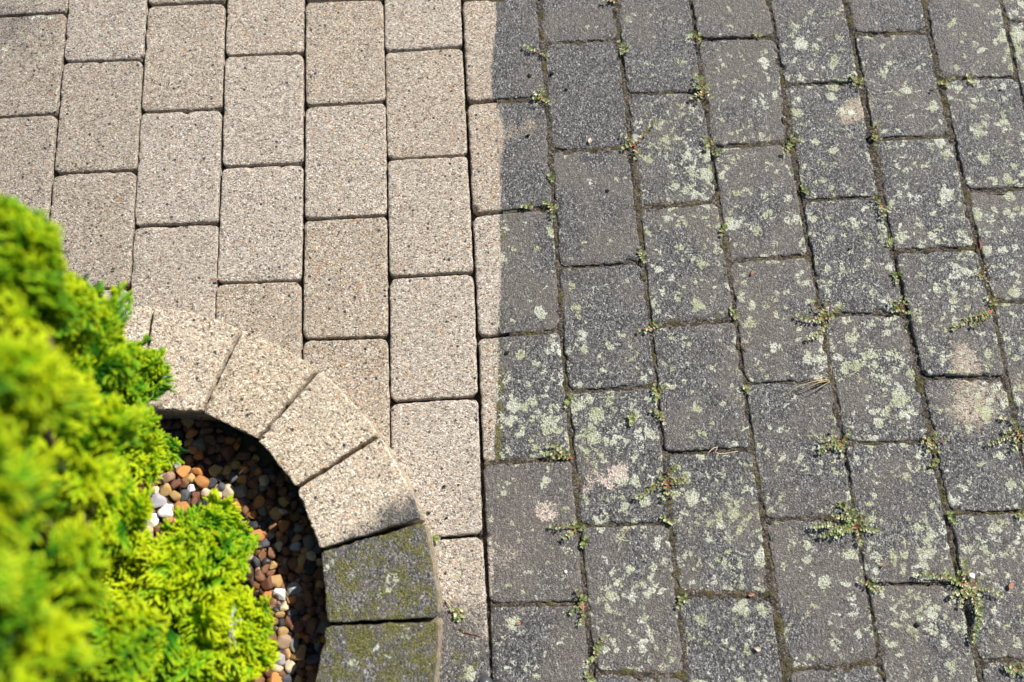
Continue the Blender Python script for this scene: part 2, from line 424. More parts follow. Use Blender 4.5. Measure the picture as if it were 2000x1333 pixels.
# ------------------------------------------------------------------ the paving: joints read off the photograph, laid out on the ground
J = {
    0: [(131, 0), (122, 120), (110, 225), (104, 333), (91, 450), (86, 505), (80, 572)],
    1: [(288, 0), (278, 120), (273, 218), (268, 333), (260, 445), (253, 558), (250, 593)],
    2: [(440, 0), (438, 108), (433, 218), (432, 328), (427, 440), (421, 553), (419, 608)],
    3: [(595, 0), (593, 107), (595, 205), (593, 320), (593, 428), (589, 550), (590, 660), (589, 690)],
    4: [(747, 0), (750, 100), (754, 200), (755, 310), (757, 423), (759, 540), (759, 660), (761, 787), (761, 867)],
    5: [(902, 0), (904, 90), (911, 200), (914, 305), (922, 420), (926, 533), (933, 658), (935, 777), (942, 905), (944, 1050), (955, 1180), (961, 1333)],
    6: [(1046, 0), (1054, 25), (1059, 80), (1062, 140), (1068, 195), (1075, 295), (1077, 333), (1080, 383), (1083, 440), (1088, 508), (1094, 560), (1096, 645), (1103, 700), (1108, 767), (1111, 827), (1118, 893), (1130, 967), (1131, 1025), (1135, 1085), (1143, 1180), (1150, 1270), (1160, 1316)],
    7: [(1205, 0), (1208, 62), (1213, 108), (1222, 182), (1230, 287), (1238, 343), (1246, 397), (1255, 510), (1262, 570), (1270, 635), (1279, 730), (1286, 767), (1293, 867), (1300, 917), (1305, 1000), (1316, 1062), (1323, 1158), (1335, 1275), (1342, 1333)],
    8: [(1351, 0), (1362, 80), (1368, 125), (1376, 178), (1388, 280), (1394, 333), (1403, 393), (1411, 445), (1419, 505), (1431, 595), (1438, 628), (1452, 735), (1461, 780), (1472, 880), (1480, 925), (1492, 1016), (1500, 1110), (1508, 1165), (1519, 1205), (1530, 1262), (1537, 1312)],
    9: [(1504, 0), (1517, 75), (1530, 168), (1545, 279), (1566, 393), (1582, 498), (1600, 595), (1606, 616), (1627, 747), (1648, 866), (1672, 1010), (1693, 1143), (1720, 1280), (1727, 1333)],
    10: [(1654, 0), (1668, 66), (1681, 162), (1708, 271), (1722, 386), (1744, 491), (1771, 613), (1797, 735), (1820, 863), (1853, 1002), (1876, 1141), (1909, 1294), (1925, 1333)],
    11: [(1804, 0), (1815, 64), (1837, 154), (1860, 266), (1887, 373), (1909, 486), (1938, 590), (1965, 738), (1990, 848), (2012, 950), (2030, 1080), (2060, 1290)],
    12: [(1954, 0), (1966, 42), (1988, 150), (2012, 260)],
}
CR = {
    0: [(21, 24), (228, 222), (455, 450)],
    1: [(122, 117), (340, 333), (572, 562)],
    2: [(11, 4), (220, 214), (443, 436), (675, 668)],
    3: [(110, 104), (327, 320), (554, 548)],
    4: [(3, -2), (208, 199), (430, 421), (664, 659)],
    5: [(101, 91), (312, 304), (543, 533), (787, 776), (1060, 1046)],
    6: [(0, -8), (200, 192), (420, 405), (659, 646), (906, 896), (1182, 1180)],
    7: [(84, 78), (296, 289), (524, 512), (768, 754), (1029, 1022), (1315, 1322)],
    8: [(-18, -24), (183, 179), (406, 393), (637, 625), (886, 877), (1158, 1164)],
    9: [(76, 73), (288, 279), (512, 499), (750, 746), (1016, 1010), (1312, 1297)],
    10: [(-30, -32), (166, 159), (393, 386), (616, 613), (866, 864), (1143, 1140)],
    11: [(66, 62), (271, 266), (493, 485), (736, 738), (1003, 998), (1295, 1288)],
    12: [(-38, -42), (155, 150), (373, 362), (590, 602), (852, 850)],
    13: [(42, 52)],
}
ROW = .215; PITCH = .1432
def joint_x(k, py):
    p = J[k]; ys = [q[1] for q in p]; xs = [q[0] for q in p]
    return float(np.interp(py, ys, xs))
jfit = {}
for k, p in J.items():
    W_ = np.array([at(x, y)[:2] for x, y in p])
    jfit[k] = np.polyfit(W_[:, 1], W_[:, 0], 1)
for k in (-1, -2, -3, -4): jfit[k] = jfit[k + 1] - np.array([0, PITCH])
for k in (13, 14, 15, 16): jfit[k] = jfit[k - 1] + np.array([0, PITCH])
def joint_pt(k, py, ygrid):
    """where a cross joint meets the long joint k, on the ground"""
    if k in J and J[k][0][1] <= py <= J[k][-1][1]: return at(joint_x(k, py), py)[:2]
    y = ygrid
    return np.array([np.polyval(jfit[k], y), y])
columns = {}
for c in range(0, 14):
    rows = []
    for (yl, yr) in CR[c]:
        m = at((joint_x(c - 1, yl) if c - 1 in J else -30), yl)[1] if c - 1 in J else at(joint_x(c, yr), yr)[1] - .003
        n = at(joint_x(c, yr), yr)[1] if c in J and J[c][-1][1] >= yr else m - .002
        rows.append((joint_pt(c - 1, yl, m), joint_pt(c, yr, n)))
    first, last = rows[0], rows[-1]
    def shift(pr, s):
        return tuple(np.array([np.polyval(jfit[k], q[1] + s), q[1] + s]) for k, q in zip((c - 1, c), pr))
    rows = [shift(first, 2 * ROW), shift(first, ROW)] + rows
    while rows[-1][0][1] > -1.25: rows.append(shift(rows[-1], -ROW))
    columns[c] = rows
for c in (-1, -2, -3, 14, 15, 16):                              # the paving goes on to both sides of the picture
    y0 = columns[0 if c < 0 else 13][0][0][1] + (ROW / 2 if (c % 2) == (1 if c < 0 else 0) else 0)
    columns[c] = [tuple(np.array([np.polyval(jfit[k], y0 - ROW * i), y0 - ROW * i]) for k in (c - 1, c)) for i in range(10)]
RING_C = np.array([.183, -.848]); R_IN, R_OUT = .304, .467
# labels of the paving stones: (column, row) -> words
PAVER_LABEL = {
    (0, -1): 'sliver of a clean beige paver at the very top left corner of the photo',
    (0, 0): 'beige paver with a greenish grey film on its upper part, at the left edge',
    (0, 1): 'clean beige paver at the left edge, directly above the top tip of the conifer',
    (0, 2): 'beige paver almost wholly hidden behind the conifer at the left edge',
    (1, -1): 'clean beige paver cut by the top edge, second column from the left',
    (1, 0): 'clean beige paver, second one down in the second column from the left',
    (1, 1): 'clean beige paver with brown stains along its lower left side, touching the conifer',
    (1, 2): 'small visible corner of a beige paver between the conifer and the round kerb',
    (2, -1): 'thin sliver of a beige paver at the top edge, third column from the left',
    (2, 0): 'clean beige paver just below the top sliver in the third column from the left',
    (2, 1): 'clean beige paver in the third column, diagonally up and right from the conifer tip',
    (2, 2): 'clean beige paver in the third column whose lower end goes under the round kerb',
    (3, -1): 'clean beige paver cut by the top edge, fourth column from the left',
    (3, 0): 'clean beige paver, second one down in the fourth column from the left',
    (3, 1): 'smooth clean beige paver with a red leaf bit at its lower left corner, fourth column',
    (3, 2): 'coarse speckled beige paver under the kerb corner, lowest in the fourth column',
    (4, -1): 'hairline strip of a beige paver at the top edge, fifth column from the left',
    (4, 0): 'clean beige paver with many red specks, top one of the fifth column from the left',
    (4, 1): 'clean beige paver, second one down in the fifth column from the left',
    (4, 2): 'coarse beige paver with ochre and black pebbles showing, third down in the fifth column',
    (4, 3): 'clean beige paver running under the outer edge of the kerb, lowest in the fifth column',
    (5, -1): 'clean beige paver cut by the top edge, in the last fully washed column',
    (5, 0): 'clean beige paver, second one down in the column left of the half washed stones',
    (5, 1): 'clean beige paver, third one down in the column left of the half washed stones',
    (5, 2): 'clean beige paver with a rounded upper left corner, fourth down beside the half washed stones',
    (5, 3): 'large clean beige paver lower right of the kerb curve with black crumbs near its bottom',
    (5, 4): 'brownish paver darkening downwards, squeezed between the mossy kerb stones and a long joint',
    (6, 0): 'half washed paver, beige left strip and dark right side, at the top edge',
    (6, 1): 'half washed paver with a brownish patch on its dark side, second from the top',
    (6, 2): 'half washed paver with a greenish washed edge, third down along the washed edge',
    (6, 3): 'half washed paver with only a narrow beige strip, lowest of the half washed ones',
    (6, 4): 'dark paver with pinkish flaked spots, directly below the half washed ones',
    (6, 5): 'dark gritty paver at the bottom edge behind the grey tool tip',
    (7, -1): 'dark bare paver cut by the top edge, first column right of the half washed ones',
    (7, 0): 'dark bare paver with two black crumbs and a pale leaf fragment, near the top',
    (7, 1): 'dark bluish grey bare paver below the one with the leaf fragment',
    (7, 2): 'dark paver with lichen only along its lower right side, middle of the first dark column',
    (7, 3): 'dark paver with large green grey and pink lichen clumps in its middle and lower part',
    (7, 4): 'dark paver with rounded top corners and mossy yellow green lichen, near the bottom',
    (7, 5): 'sliver of a dark paver at the bottom edge in the first fully dark column',
    (8, 0): 'dark bare paver cut by the top edge, second fully dark column, one yellow lichen spot',
    (8, 1): 'dark paver with a long weed runner over its left edge and lichen below',
    (8, 2): 'dark paver with round white lichen spots, its top right corner rounded',
    (8, 3): 'brownish dark paver with few lichen spots above the soil filled wide joint',
    (8, 4): 'dark paver with greenish lichen below the soil filled wide joint',
    (8, 5): 'dark paver with an orange leaf on its top joint, at the bottom edge',
    (9, -1): 'dark grey bare paver cut by the top edge, third fully dark column',
    (9, 0): 'dark paver with scattered white lichen, second down in the third fully dark column',
    (9, 1): 'dark paver with scattered lichen, third down in the third fully dark column',
    (9, 2): 'dark paver with an orange leaf fragment near its top left corner',
    (9, 3): 'dark paver with the dry grass tuft at its top right corner',
    (9, 4): 'dark paver with sparse lichen left of the big weed clump, low in the photo',
    (9, 5): 'wet dark sliver of a paver at the bottom edge, third fully dark column',
    (10, 0): 'dark paver with white lichen along its right side, top edge, fourth fully dark column',
    (10, 1): 'dark paver with a pinkish flaked upper right corner',
    (10, 2): 'dark paver with a pale rimmed rounded top right corner, lichen all over',
    (10, 3): 'brownish paver with large lichen clumps right of the dry grass tuft',
    (10, 4): 'dark brownish paver with pale lichen right of the big weed clump',
    (10, 5): 'dark lichen dotted paver with a black crumb, left of the largest weed, bottom edge',
    (11, -1): 'dark bare paver at the top edge with moss along its bottom joint, fifth dark column',
    (11, 0): 'dark paver with few pale lichens, second down in the fifth fully dark column',
    (11, 1): 'dark paver with a pinkish left border and many lichens, third down in its column',
    (11, 2): 'tilted dark paver with a beige worn lower end and a thick shadow below',
    (11, 3): 'brown beige worn paver with soft green lichens, below the tilted paver',
    (11, 4): 'dark paver with big pale lichens right of the largest weed',
    (11, 5): 'dark sliver of a paver at the bottom right corner with a small weed on it',
    (12, 0): 'light grey paver cut by the top edge near the top right corner',
    (12, 1): 'dark paver with white lichens at the right edge, below the light grey one',
    (12, 2): 'dark lichen covered paver at the right edge, halfway up its upper half',
    (12, 3): 'lichen crusted paver at the right edge beside the tilted paver',
    (12, 4): 'narrow sliver of a brownish paver at the right edge below the big right edge weed',
    (13, -1): 'whitish paver corner at the very top right of the photo',
    (13, 0): 'white crusted paver sliver at the right edge, just below the top right corner',
}
LICHEN = {(6, 0): -0.2, (6, 1): -0.1, (6, 2): 0.35, (6, 3): 0.45, (6, 4): 0.3, (6, 5): 0.3, (7, -1): 0.1, (7, 0): 0, (7, 1): 0.1, (7, 2): 0.25, (7, 3): 0.5, (7, 4): 0.5, (7, 5): 0.4, (8, 0): 0.2, (8, 1): 0.55, (8, 2): 0.55, (8, 3): 0.4, (8, 4): 0.55, (8, 5): 0.45, (9, -1): 0.2, (9, 0): 0.45, (9, 1): 0.55, (9, 2): 0.5, (9, 3): 0.45, (9, 4): 0.4, (9, 5): 0.4, (10, 0): 0.4, (10, 1): 0.5, (10, 2): 0.55, (10, 3): 0.55, (10, 4): 0.6, (10, 5): 0.55, (11, -1): 0.1, (11, 0): 0.42, (11, 1): 0.6, (11, 2): 0.55, (11, 3): 0.5, (11, 4): 0.65, (11, 5): 0.4, (12, 0): 0.3, (12, 1): 0.6, (12, 2): 0.6, (12, 3): 0.65, (12, 4): 0.5, (13, -1): 0.8, (13, 0): 0.9}
TILT = {(11, 2): (.0, -.012, .0035)}
for c in sorted(columns):
    rows = columns[c]
    for i in range(len(rows) - 1):
        TL, TR = rows[i]; BL, BR = rows[i + 1]
        ctr = (TL + TR + BL + BR) / 4
        if max(np.linalg.norm(q - RING_C) for q in (TL, TR, BL, BR)) < R_OUT - .02: continue     # wholly under the raised bed
        pxs = to_px(np.array([[*q, 0] for q in (TL, TR, BR, BL)]))
        key = (c, i - 2)
        edge = 'left' if pxs[:, 0].max() < 4 else 'right' if pxs[:, 0].min() > 1996 else 'top' if pxs[:, 1].max() < 4 else 'bottom'
        PAVER_LABEL.setdefault(key, '%s paver lying past the %s edge of the picture' % ('dark' if c > 6 else 'beige' if c < 6 else 'half washed', edge))
        dirty = c >= 7 or (c == 6)
        rnd = random.Random(c * 31 + i)
        gl = .0013 if c <= 6 else rnd.uniform(.0014, .0036); gr = .0013 if c <= 5 else rnd.uniform(.0014, .0036)
        gt, gb = (.0017, .0026) if c <= 5 else ((.0030, .0030) if c == 6 else (rnd.uniform(.0014, .0036), rnd.uniform(.0014, .0036)))
        t = TILT.get(key, (rnd.uniform(-.006, .006), rnd.uniform(-.006, .006), rnd.uniform(-.001, .001)))
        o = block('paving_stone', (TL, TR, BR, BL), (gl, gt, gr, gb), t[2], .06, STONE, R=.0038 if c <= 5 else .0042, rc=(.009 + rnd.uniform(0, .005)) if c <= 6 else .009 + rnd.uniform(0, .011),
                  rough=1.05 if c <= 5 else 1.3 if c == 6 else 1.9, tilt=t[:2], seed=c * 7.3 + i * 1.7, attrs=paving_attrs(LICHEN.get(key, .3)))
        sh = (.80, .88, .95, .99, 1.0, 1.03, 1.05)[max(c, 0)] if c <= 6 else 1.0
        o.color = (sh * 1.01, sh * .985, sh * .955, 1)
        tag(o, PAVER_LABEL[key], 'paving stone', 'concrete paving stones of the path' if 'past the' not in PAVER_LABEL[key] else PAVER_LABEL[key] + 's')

# soil and moss that fills the joints of the uncleaned side
class Strips:
    def __init__(self): self.V = []; self.F = []
    def add(self, pts, half, base, amp, seed):
        pts = np.array(pts, float)
        seg = np.linalg.norm(np.diff(pts, axis=0), axis=1); s = np.r_[0, np.cumsum(seg)]
        n = max(3, int(s[-1] / .0025)); q = np.linspace(0, s[-1], n)
        X = np.interp(q, s, pts[:, 0]); Y = np.interp(q, s, pts[:, 1])
        T = np.stack([np.gradient(X), np.gradient(Y)], 1); T /= np.linalg.norm(T, axis=1)[:, None]
        N = np.stack([-T[:, 1], T[:, 0]], 1); m = 9; o = sum(len(v) for v in self.V)
        G = []
        for j in range(m):
            t = (j / (m - 1) * 2 - 1) * half
            P = np.c_[X + N[:, 0] * t, Y + N[:, 1] * t, np.zeros(n)]
            lo = nz(P, 9, seed); hi = nz(P, 110, seed + 3); fi = nz(P, 300, seed + 7)
            P[:, 2] = base + lo * amp * 1.9 + hi * amp * 1.1 + fi * amp * .7 - .0016 * (abs(t) / half) ** 2
            G.append(P)
        G = np.array(G); self.V.append(G.reshape(-1, 3))
        idx = np.arange(m * n).reshape(m, n) + o
        self.F.append(np.stack([idx[:-1, :-1].ravel(), idx[:-1, 1:].ravel(), idx[1:, 1:].ravel(), idx[1:, :-1].ravel()], 1))
    def build(self, name, mat): return mesh_obj(name, np.concatenate(self.V), np.concatenate(self.F), mat)
st = Strips()
for k in range(6, 17):
    if k in J:
        p = [at(x, y)[:2] for x, y in J[k]]
        p = [np.array([np.polyval(jfit[k], p[0][1] + .1), p[0][1] + .4])] + p
        while p[-1][1] > -1.25: p.append(np.array([np.polyval(jfit[k], p[-1][1] - .1), p[-1][1] - .1]))
    else: p = [np.array([np.polyval(jfit[k], y), y]) for y in (.6, 0, -.5, -1.3)]
    st.add(p, .0095, -.0026, .0030, k * 1.9)
p = [at(x, y)[:2] for x, y in J[5] if y > 900]
st.add(p, .006, -.008, .003, 3.3)
for c in range(6, 17):
    for i, (L_, R_) in enumerate(columns[c]):
        L2 = L_ + (R_ - L_) * .38 if c == 6 and i < 6 else L_ + (R_ - L_) * .02
        st.add([L2, L2 * .5 + R_ * .5, R_ - (R_ - L_) * .02],   .0085, -.0028, .0030, c * 3.1 + i * .77)
tag(st.build('joint_soil', MOSS), 'brown soil and olive moss filling the joints between the dark paving stones', 'soil', kind='stuff')

# ------------------------------------------------------------------ kerb stones of the raised round bed
def ring_pt(a, r): return RING_C + r * np.array([math.cos(a), math.sin(a)])
KO = [(298, 597), (470, 642), (622, 722), (741, 851), (824, 1016), (855, 1211)]
KI = [None, (392, 804), (502, 858), (578, 953), (625, 1075), (638, 1221)]
KZ = .10
joints = []
for o_, i_ in zip(KO, KI):
    a = at(*o_, KZ)[:2]
    ang = math.atan2(*(a - RING_C)[::-1])
    joints.append((a, at(*i_, KZ)[:2] if i_ else ring_pt(ang, R_IN), ang))
step = (joints[-1][2] - joints[0][2]) / 5
joints = [(ring_pt(joints[0][2] - step, R_OUT), ring_pt(joints[0][2] - step, R_IN), joints[0][2] - step)] + joints
e = joints[-1][2] + step
joints.append((ring_pt(e, R_OUT), ring_pt(e, R_IN), e))
n_more = int(round((2 * math.pi - abs(joints[-1][2] - joints[0][2])) / abs(step)))
s2 = (2 * math.pi - abs(joints[-1][2] - joints[0][2])) / n_more * (1 if step > 0 else -1)
for k in range(1, n_more + 1):
    t = e + s2 * k
    joints.append((ring_pt(t, R_OUT), ring_pt(t, R_IN), t))
KERB = [(-1.0, -.6, 'pale beige kerb stone of the round bed, half hidden behind the yellow green conifer'),
        (-1.0, -.6, 'clean beige kerb stone at the top of the bed, right of the half hidden one'),
        (-1.0, -.6, 'clean beige kerb stone at the upper right of the bed, third along the visible ring'),
        (-1.0, -.6, 'clean beige kerb stone beside the corner stained dark one, between two slanting dark joints'),
        (None, -.2, 'beige kerb stone with a blackened lower right corner, last washed one of the ring'),
        (.24, .50, 'dark mossy kerb stone with pale lichen dots, just below the corner stained one'),
        (.25, .53, 'dark mossy kerb stone at the bottom edge of the photo, lowest of the ring')]
KERB += [(.10, .30, 'kerb stone on the far side of the round bed, hidden behind the conifer')] * n_more
def kerb_attrs(d, m, k):
    def f(V):
        T = V.copy(); T[:, 2] = KZ; px = to_px(T); n = len(V)
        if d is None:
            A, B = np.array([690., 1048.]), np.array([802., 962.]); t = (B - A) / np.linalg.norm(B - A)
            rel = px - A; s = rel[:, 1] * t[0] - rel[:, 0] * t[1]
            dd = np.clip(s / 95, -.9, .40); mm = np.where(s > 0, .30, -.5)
        else:
            dd = np.full(n, d); mm = np.full(n, m)
        side = V[:, 2] < KZ - .012
        mm = np.where(side & (k >= 3), .42, mm); dd = np.where(side & (k >= 3), -.15, np.where(side, .05, dd)); mm = np.where(side & (k < 3), .25, mm)  # sides of upper stones: shade painted in through dirt and moss; others olive moss
        li = np.full(n, .05 if k >= 5 else -.9) + blobs(px, [(633, 1108, 12, 1.3), (773, 1135, 14, 1.3), (742, 1120, 12, 1.1), (752, 1092, 10, 1.0), (697, 1183, 10, .9), (660, 1190, 16, 1.1), (755, 1155, 10, 1.1), (777, 1250, 14, 1.2), (808, 1228, 14, 1.1), (737, 1267, 10, 1.1), (690, 1302, 14, 1.1), (747, 1317, 10, 1.1), (785, 988, 12, 1.0), (720, 1008, 12, .9), (685, 1130, 9, 1.1)])
        return {'dirt': dd, 'moss': mm, 'lichen': li, 'chalk': np.full(n, -1.0)}
    return f
for k, (d, m, lab) in enumerate(KERB):
    (o1, i1, _), (o2, i2, _) = joints[k], joints[k + 1]
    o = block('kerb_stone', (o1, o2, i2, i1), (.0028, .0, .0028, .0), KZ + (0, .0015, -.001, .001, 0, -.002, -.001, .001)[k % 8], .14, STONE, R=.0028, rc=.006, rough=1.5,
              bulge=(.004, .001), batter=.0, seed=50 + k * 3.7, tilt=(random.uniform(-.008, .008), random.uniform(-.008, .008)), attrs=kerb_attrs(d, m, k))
    o.color = (1.28, 1.21, 1.10, 1) if k < 5 else (1.05, 1.0, .92, 1)
    tag(o, lab, 'kerb stone', 'kerb stones round the planting bed' if k < 7 else 'hidden kerb stones of the planting bed')

# ------------------------------------------------------------------ gravel in the bed
def ico(sub):
    import bmesh
    bm = bmesh.new(); bmesh.ops.create_icosphere(bm, subdivisions=sub, radius=1.0)
    V = np.array([v.co[:] for v in bm.verts]); F = np.array([[v.index for v in f.verts] for f in bm.faces]); bm.free()
    return V, F
ICO3, ICO2 = ico(3), ico(2)
def lump(base, seed, facets=3):
    V, F = base; rnd = np.random.default_rng(seed)
    P = V.copy()
    for _ in range(facets + 6):                              # knock flats off the ball
        n = rnd.normal(size=3); n /= np.linalg.norm(n); h = rnd.uniform(.46, .82)
        s = P @ n; P = P - np.outer(np.clip(s - h, 0, None) * .88, n)
    P = P * (1 + .10 * nz(P, 1.6, seed)[:, None] + .04 * nz(P, 5, seed + 1)[:, None])
    P = P * np.array([1.12, rnd.uniform(.72, 1.05), rnd.uniform(.60, .85)])
    return P, F
PEB_MESH = []
for k in range(14):
    P, F = lump(ICO3, 100 + k)
    me = bpy.data.meshes.new('pebble'); me.from_pydata(P.tolist(), [], F.tolist())
    me.polygons.foreach_set('use_smooth', np.ones(len(F), dtype=bool)); me.materials.append(PEB); PEB_MESH.append(me)
bedV, bedF, bedT = [], [], []; nb = 0
zb = .0035
a_ = np.linspace(0, 2 * math.pi, 73)[:-1]
disc = [[*RING_C, zb]] + [[*ring_pt(t, R_IN + .012), zb] for t in a_]
bedV.append(np.array(disc)); bedF.append(np.array([[0, 1 + i, 1 + (i + 1) % 72] for i in range(72)])); bedT.append(np.zeros(73)); nb = 73
low = [lump(ICO2, 300 + k) for k in range(10)]
r_ = random.Random(5)
for _ in range(2100):
    rr = R_IN * math.sqrt(r_.random()) * 1.02; t = r_.uniform(0, 2 * math.pi); p = ring_pt(t, rr)
    P, F = low[r_.randrange(10)]; s = r_.uniform(.006, .011)
    Rm = np.array(Matrix.Rotation(r_.uniform(0, 6.28), 3, 'Z') @ Matrix.Rotation(r_.uniform(-.6, .6), 3, 'X'))
    bedV.append(P @ Rm.T * s + np.array([p[0], p[1], zb + r_.uniform(.001, .007)])); bedF.append(F + nb); bedT.append(np.full(len(P), r_.random())); nb += len(P)
tag(mesh_obj('gravel', np.concatenate(bedV), np.concatenate(bedF), GRAV, attrs={'tone': np.concatenate(bedT)}),
    'mixed brown and grey gravel filling the round bed below the conifer', 'gravel', kind='stuff')

PEB_COL = {'white': (.80, .77, .73), 'pale grey': (.42, .42, .42), 'slate grey': (.075, .078, .085), 'black': (.03, .03, .033), 'tan': (.46, .28, .10), 'orange': (.52, .22, .055),
           'brown': (.19, .085, .034), 'dark red': (.17, .062, .030), 'buff': (.60, .47, .31), 'speckled grey': (.20, .19, .16), 'pinkish': (.46, .29, .18)}
placed = []
def pebble(px, py, colour, size, label, group='pebbles on top of the gravel bed', aspect=1.0, rot=None, z=None):
    rnd = random.Random(int(px * 7 + py * 13))
    p = at(px, py, .016)
    if z is None: z = .0135
    o = bpy.data.objects.new('pebble', PEB_MESH[rnd.randrange(14)])
    o.location = (p[0], p[1], z)
    o.rotation_euler = (rnd.uniform(-.3, .3), rnd.uniform(-.3, .3), rnd.uniform(0, 6.28) if rot is None else rot)
    o.scale = (size, size / aspect, size)
    c = PEB_COL[colour]; k = rnd.uniform(.85, 1.15)
    o.color = (c[0] * k, c[1] * k * rnd.uniform(.95, 1.05), c[2] * k, 1)
    link(o); tag(o, label, 'pebble', group)
    placed.append((px, py, size * 1330))
KNOWN = [
    (548, 1161, 'white', .0112, 'bright white pebble beside the right edge of the lower conifer lobe'), (546, 1287, 'pale grey', .0138, 'pale grey oval pebble near the bottom edge, left of a half shaded tan one'),
    (583, 1279, 'tan', .0138, 'tan pebble half in shadow, right of the pale grey oval one near the bottom edge'), (568, 1304, 'buff', .0128, 'smooth cream coloured pebble just below the half shaded tan one'),
    (556, 1251, 'pinkish', .0125, 'pale pinkish tan pebble at the edge of the shade, below the dark red ones'), (563, 1213, 'dark red', .0100, 'glossy dark red pebble at the edge of the kerb shade'),
    (568, 1172, 'orange', .0085, 'small orange pebble touching the bright white one'), (556, 1187, 'buff', .0092, 'buff pebble below the bright white one'), (570, 1258, 'speckled grey', .0125, 'black and white speckled pebble above the half shaded tan one'),
    (541, 1133, 'tan', .0110, 'tan wedge of a pebble above the bright white one'), (602, 1168, 'brown', .0125, 'mottled brown and black pebble in the shade beside the mossy kerb stone'),
    (608, 1227, 'brown', .0138, 'large round brown pebble in the shade near the joint of the two mossy kerb stones'), (614, 1290, 'slate grey', .0120, 'dark slate pebble against the lowest kerb stone'),
    (524, 1310, 'dark red', .0120, 'mottled red brown pebble near the bottom edge, below the conifer'), (541, 1306, 'buff', .0085, 'small buff pebble between the mottled red one and the cream one'),
    (535, 1331, 'orange', .0130, 'orange pebble cut by the bottom edge of the photo'), (612, 1322, 'brown', .0130, 'brown pebble at the foot of the lowest kerb stone'), (553, 1232, 'tan', .0095, 'light tan pebble just above the pale pinkish one'),
    (578, 1224, 'dark red', .0120, 'deep red crumbly pebble right of the glossy dark red one'), (571, 1102, 'brown', .0105, 'smooth brown pebble in the shade with an even tan face'), (589, 1095, 'tan', .0105, 'tall ochre pebble in the shade right of the smooth brown one'), (605, 1108, 'black', .0115, 'black pebble with a pale rim in the shade of the mossy kerb stone'), (577, 1068, 'pale grey', .0085, 'pale grey angular pebble in the shade below the corner stained kerb stone'), (534, 1102, 'tan', .0085, 'small tan pebble at the right rim of the conifer'),
    (590, 1126, 'slate grey', .0068, 'small blue grey pebble in the shade beside a rust brown one'), (602, 1130, 'brown', .0100, 'rust brown pebble in the shade beside the small blue grey one'), (575, 1150, 'pale grey', .0110, 'dull grey pebble in the shade right of the bright white one'), (570, 1128, 'dark red', .0110, 'dull purple brown pebble in the shade above the dull grey one'), (605, 1085, 'buff', .0095, 'buff topped pebble close to the joint of two kerb stones'),
    (393, 939, 'orange', .0138, 'large orange pebble with a white frosted top, in the sun between the two conifer lobes'), (357, 920, 'orange', .0118, 'smooth amber pebble at the right tip of the upper conifer lobe'), (344, 903, 'pale grey', .0110, 'pale grey angular pebble beside the tip of the upper conifer lobe'),
    (372, 935, 'tan', .0095, 'tan pebble touching the large orange one on its left'), (326, 933, 'pinkish', .0120, 'salmon pink pebble partly under the upper conifer lobe'), (345, 945, 'dark red', .0100, 'brick red pebble between the salmon pink and tan ones'), (359, 945, 'brown', .0090, 'narrow brown pebble standing between the brick red and tan ones'),
    (324, 955, 'tan', .0118, 'ochre pebble below the salmon pink one'), (341, 967, 'tan', .0105, 'rounded tan pebble left of the grey flint'), (360, 970, 'slate grey', .0112, 'glassy grey flint pebble in the sun above the lower conifer lobe'), (307, 981, 'pale grey', .0130, 'glassy pale grey flint pebble left of the white granite one'), (325, 996, 'white', .0128, 'white granite pebble in the sun between the conifer lobes'), (350, 992, 'orange', .0150, 'large yellow orange pebble right of the white granite one'),
    (296, 1013, 'white', .0125, 'two toned grey and white pebble left of the white granite one'), (284, 1041, 'buff', .0135, 'pale cream pebble lowest in the sunny gap of the conifer'), (373, 954, 'white', .0068, 'small white pebble below the large orange one'), (402, 962, 'buff', .0110, 'buff pebble with a dark notch below the large orange one'), (285, 990, 'pale grey', .0105, 'pale grey pebble under the left lobe, beside the glassy flint'), (325, 1017, 'orange', .0090, 'small orange pebble below the white granite one'), (428, 968, 'buff', .0085, 'small pale pebble just above the lower conifer lobe'), (444, 962, 'buff', .0118, 'cream and orange pebble lit at the shadow edge above the lower conifer lobe'),
    (431, 950, 'slate grey', .0110, 'blue black pebble right of the large orange one'), (413, 945, 'black', .0100, 'black speckled pebble touching the large orange one'),
    (421, 918, 'tan', .0110, 'tan and grey striped pebble alone in the middle of the kerb shade'), (478, 917, 'orange', .0090, 'amber pebble with a small sunlit glint in the kerb shade'), (368, 825, 'tan', .0118, 'tan pebble highest in the bed, under the inner edge of the kerb'), (393, 823, 'brown', .0120, 'brown pebble under the kerb, right of the highest tan one'), (372, 843, 'orange', .0110, 'rust orange pebble below the highest tan one'), (390, 868, 'speckled grey', .0120, 'grey speckled pebble in the shade right of the upper conifer lobe'), (375, 878, 'orange', .0085, 'small rust pebble left of the grey speckled one'), (443, 884, 'dark red', .0140, 'large dull red pebble in the shade below the clean kerb stones'), (507, 978, 'orange', .0112, 'rust orange pebble in the shade right of the lower conifer lobe top'), (515, 935, 'buff', .0108, 'buff oval pebble in the shade close to the inner kerb edge'), (536, 1002, 'tan', .0112, 'sandy pebble in the shade beside the corner stained kerb stone'), (470, 960, 'speckled grey', .0130, 'long grey green pebble in the shade above the lower conifer lobe'), (455, 935, 'slate grey', .0100, 'slate pebble in the shade between the striped and grey green ones'), (551, 1000, 'buff', .0085, 'small sandy pebble near the corner stained kerb stone'), (533, 1030, 'brown', .0110, 'brown pebble with white flecks at the right rim of the lower conifer lobe'), (552, 1025, 'orange', .0108, 'rust pebble in the shade under the corner stained kerb stone'), (582, 1030, 'speckled grey', .0105, 'grey green pebble against the corner stained kerb stone')]
for q in KNOWN: pebble(q[0], q[1], q[2], q[3], q[4])
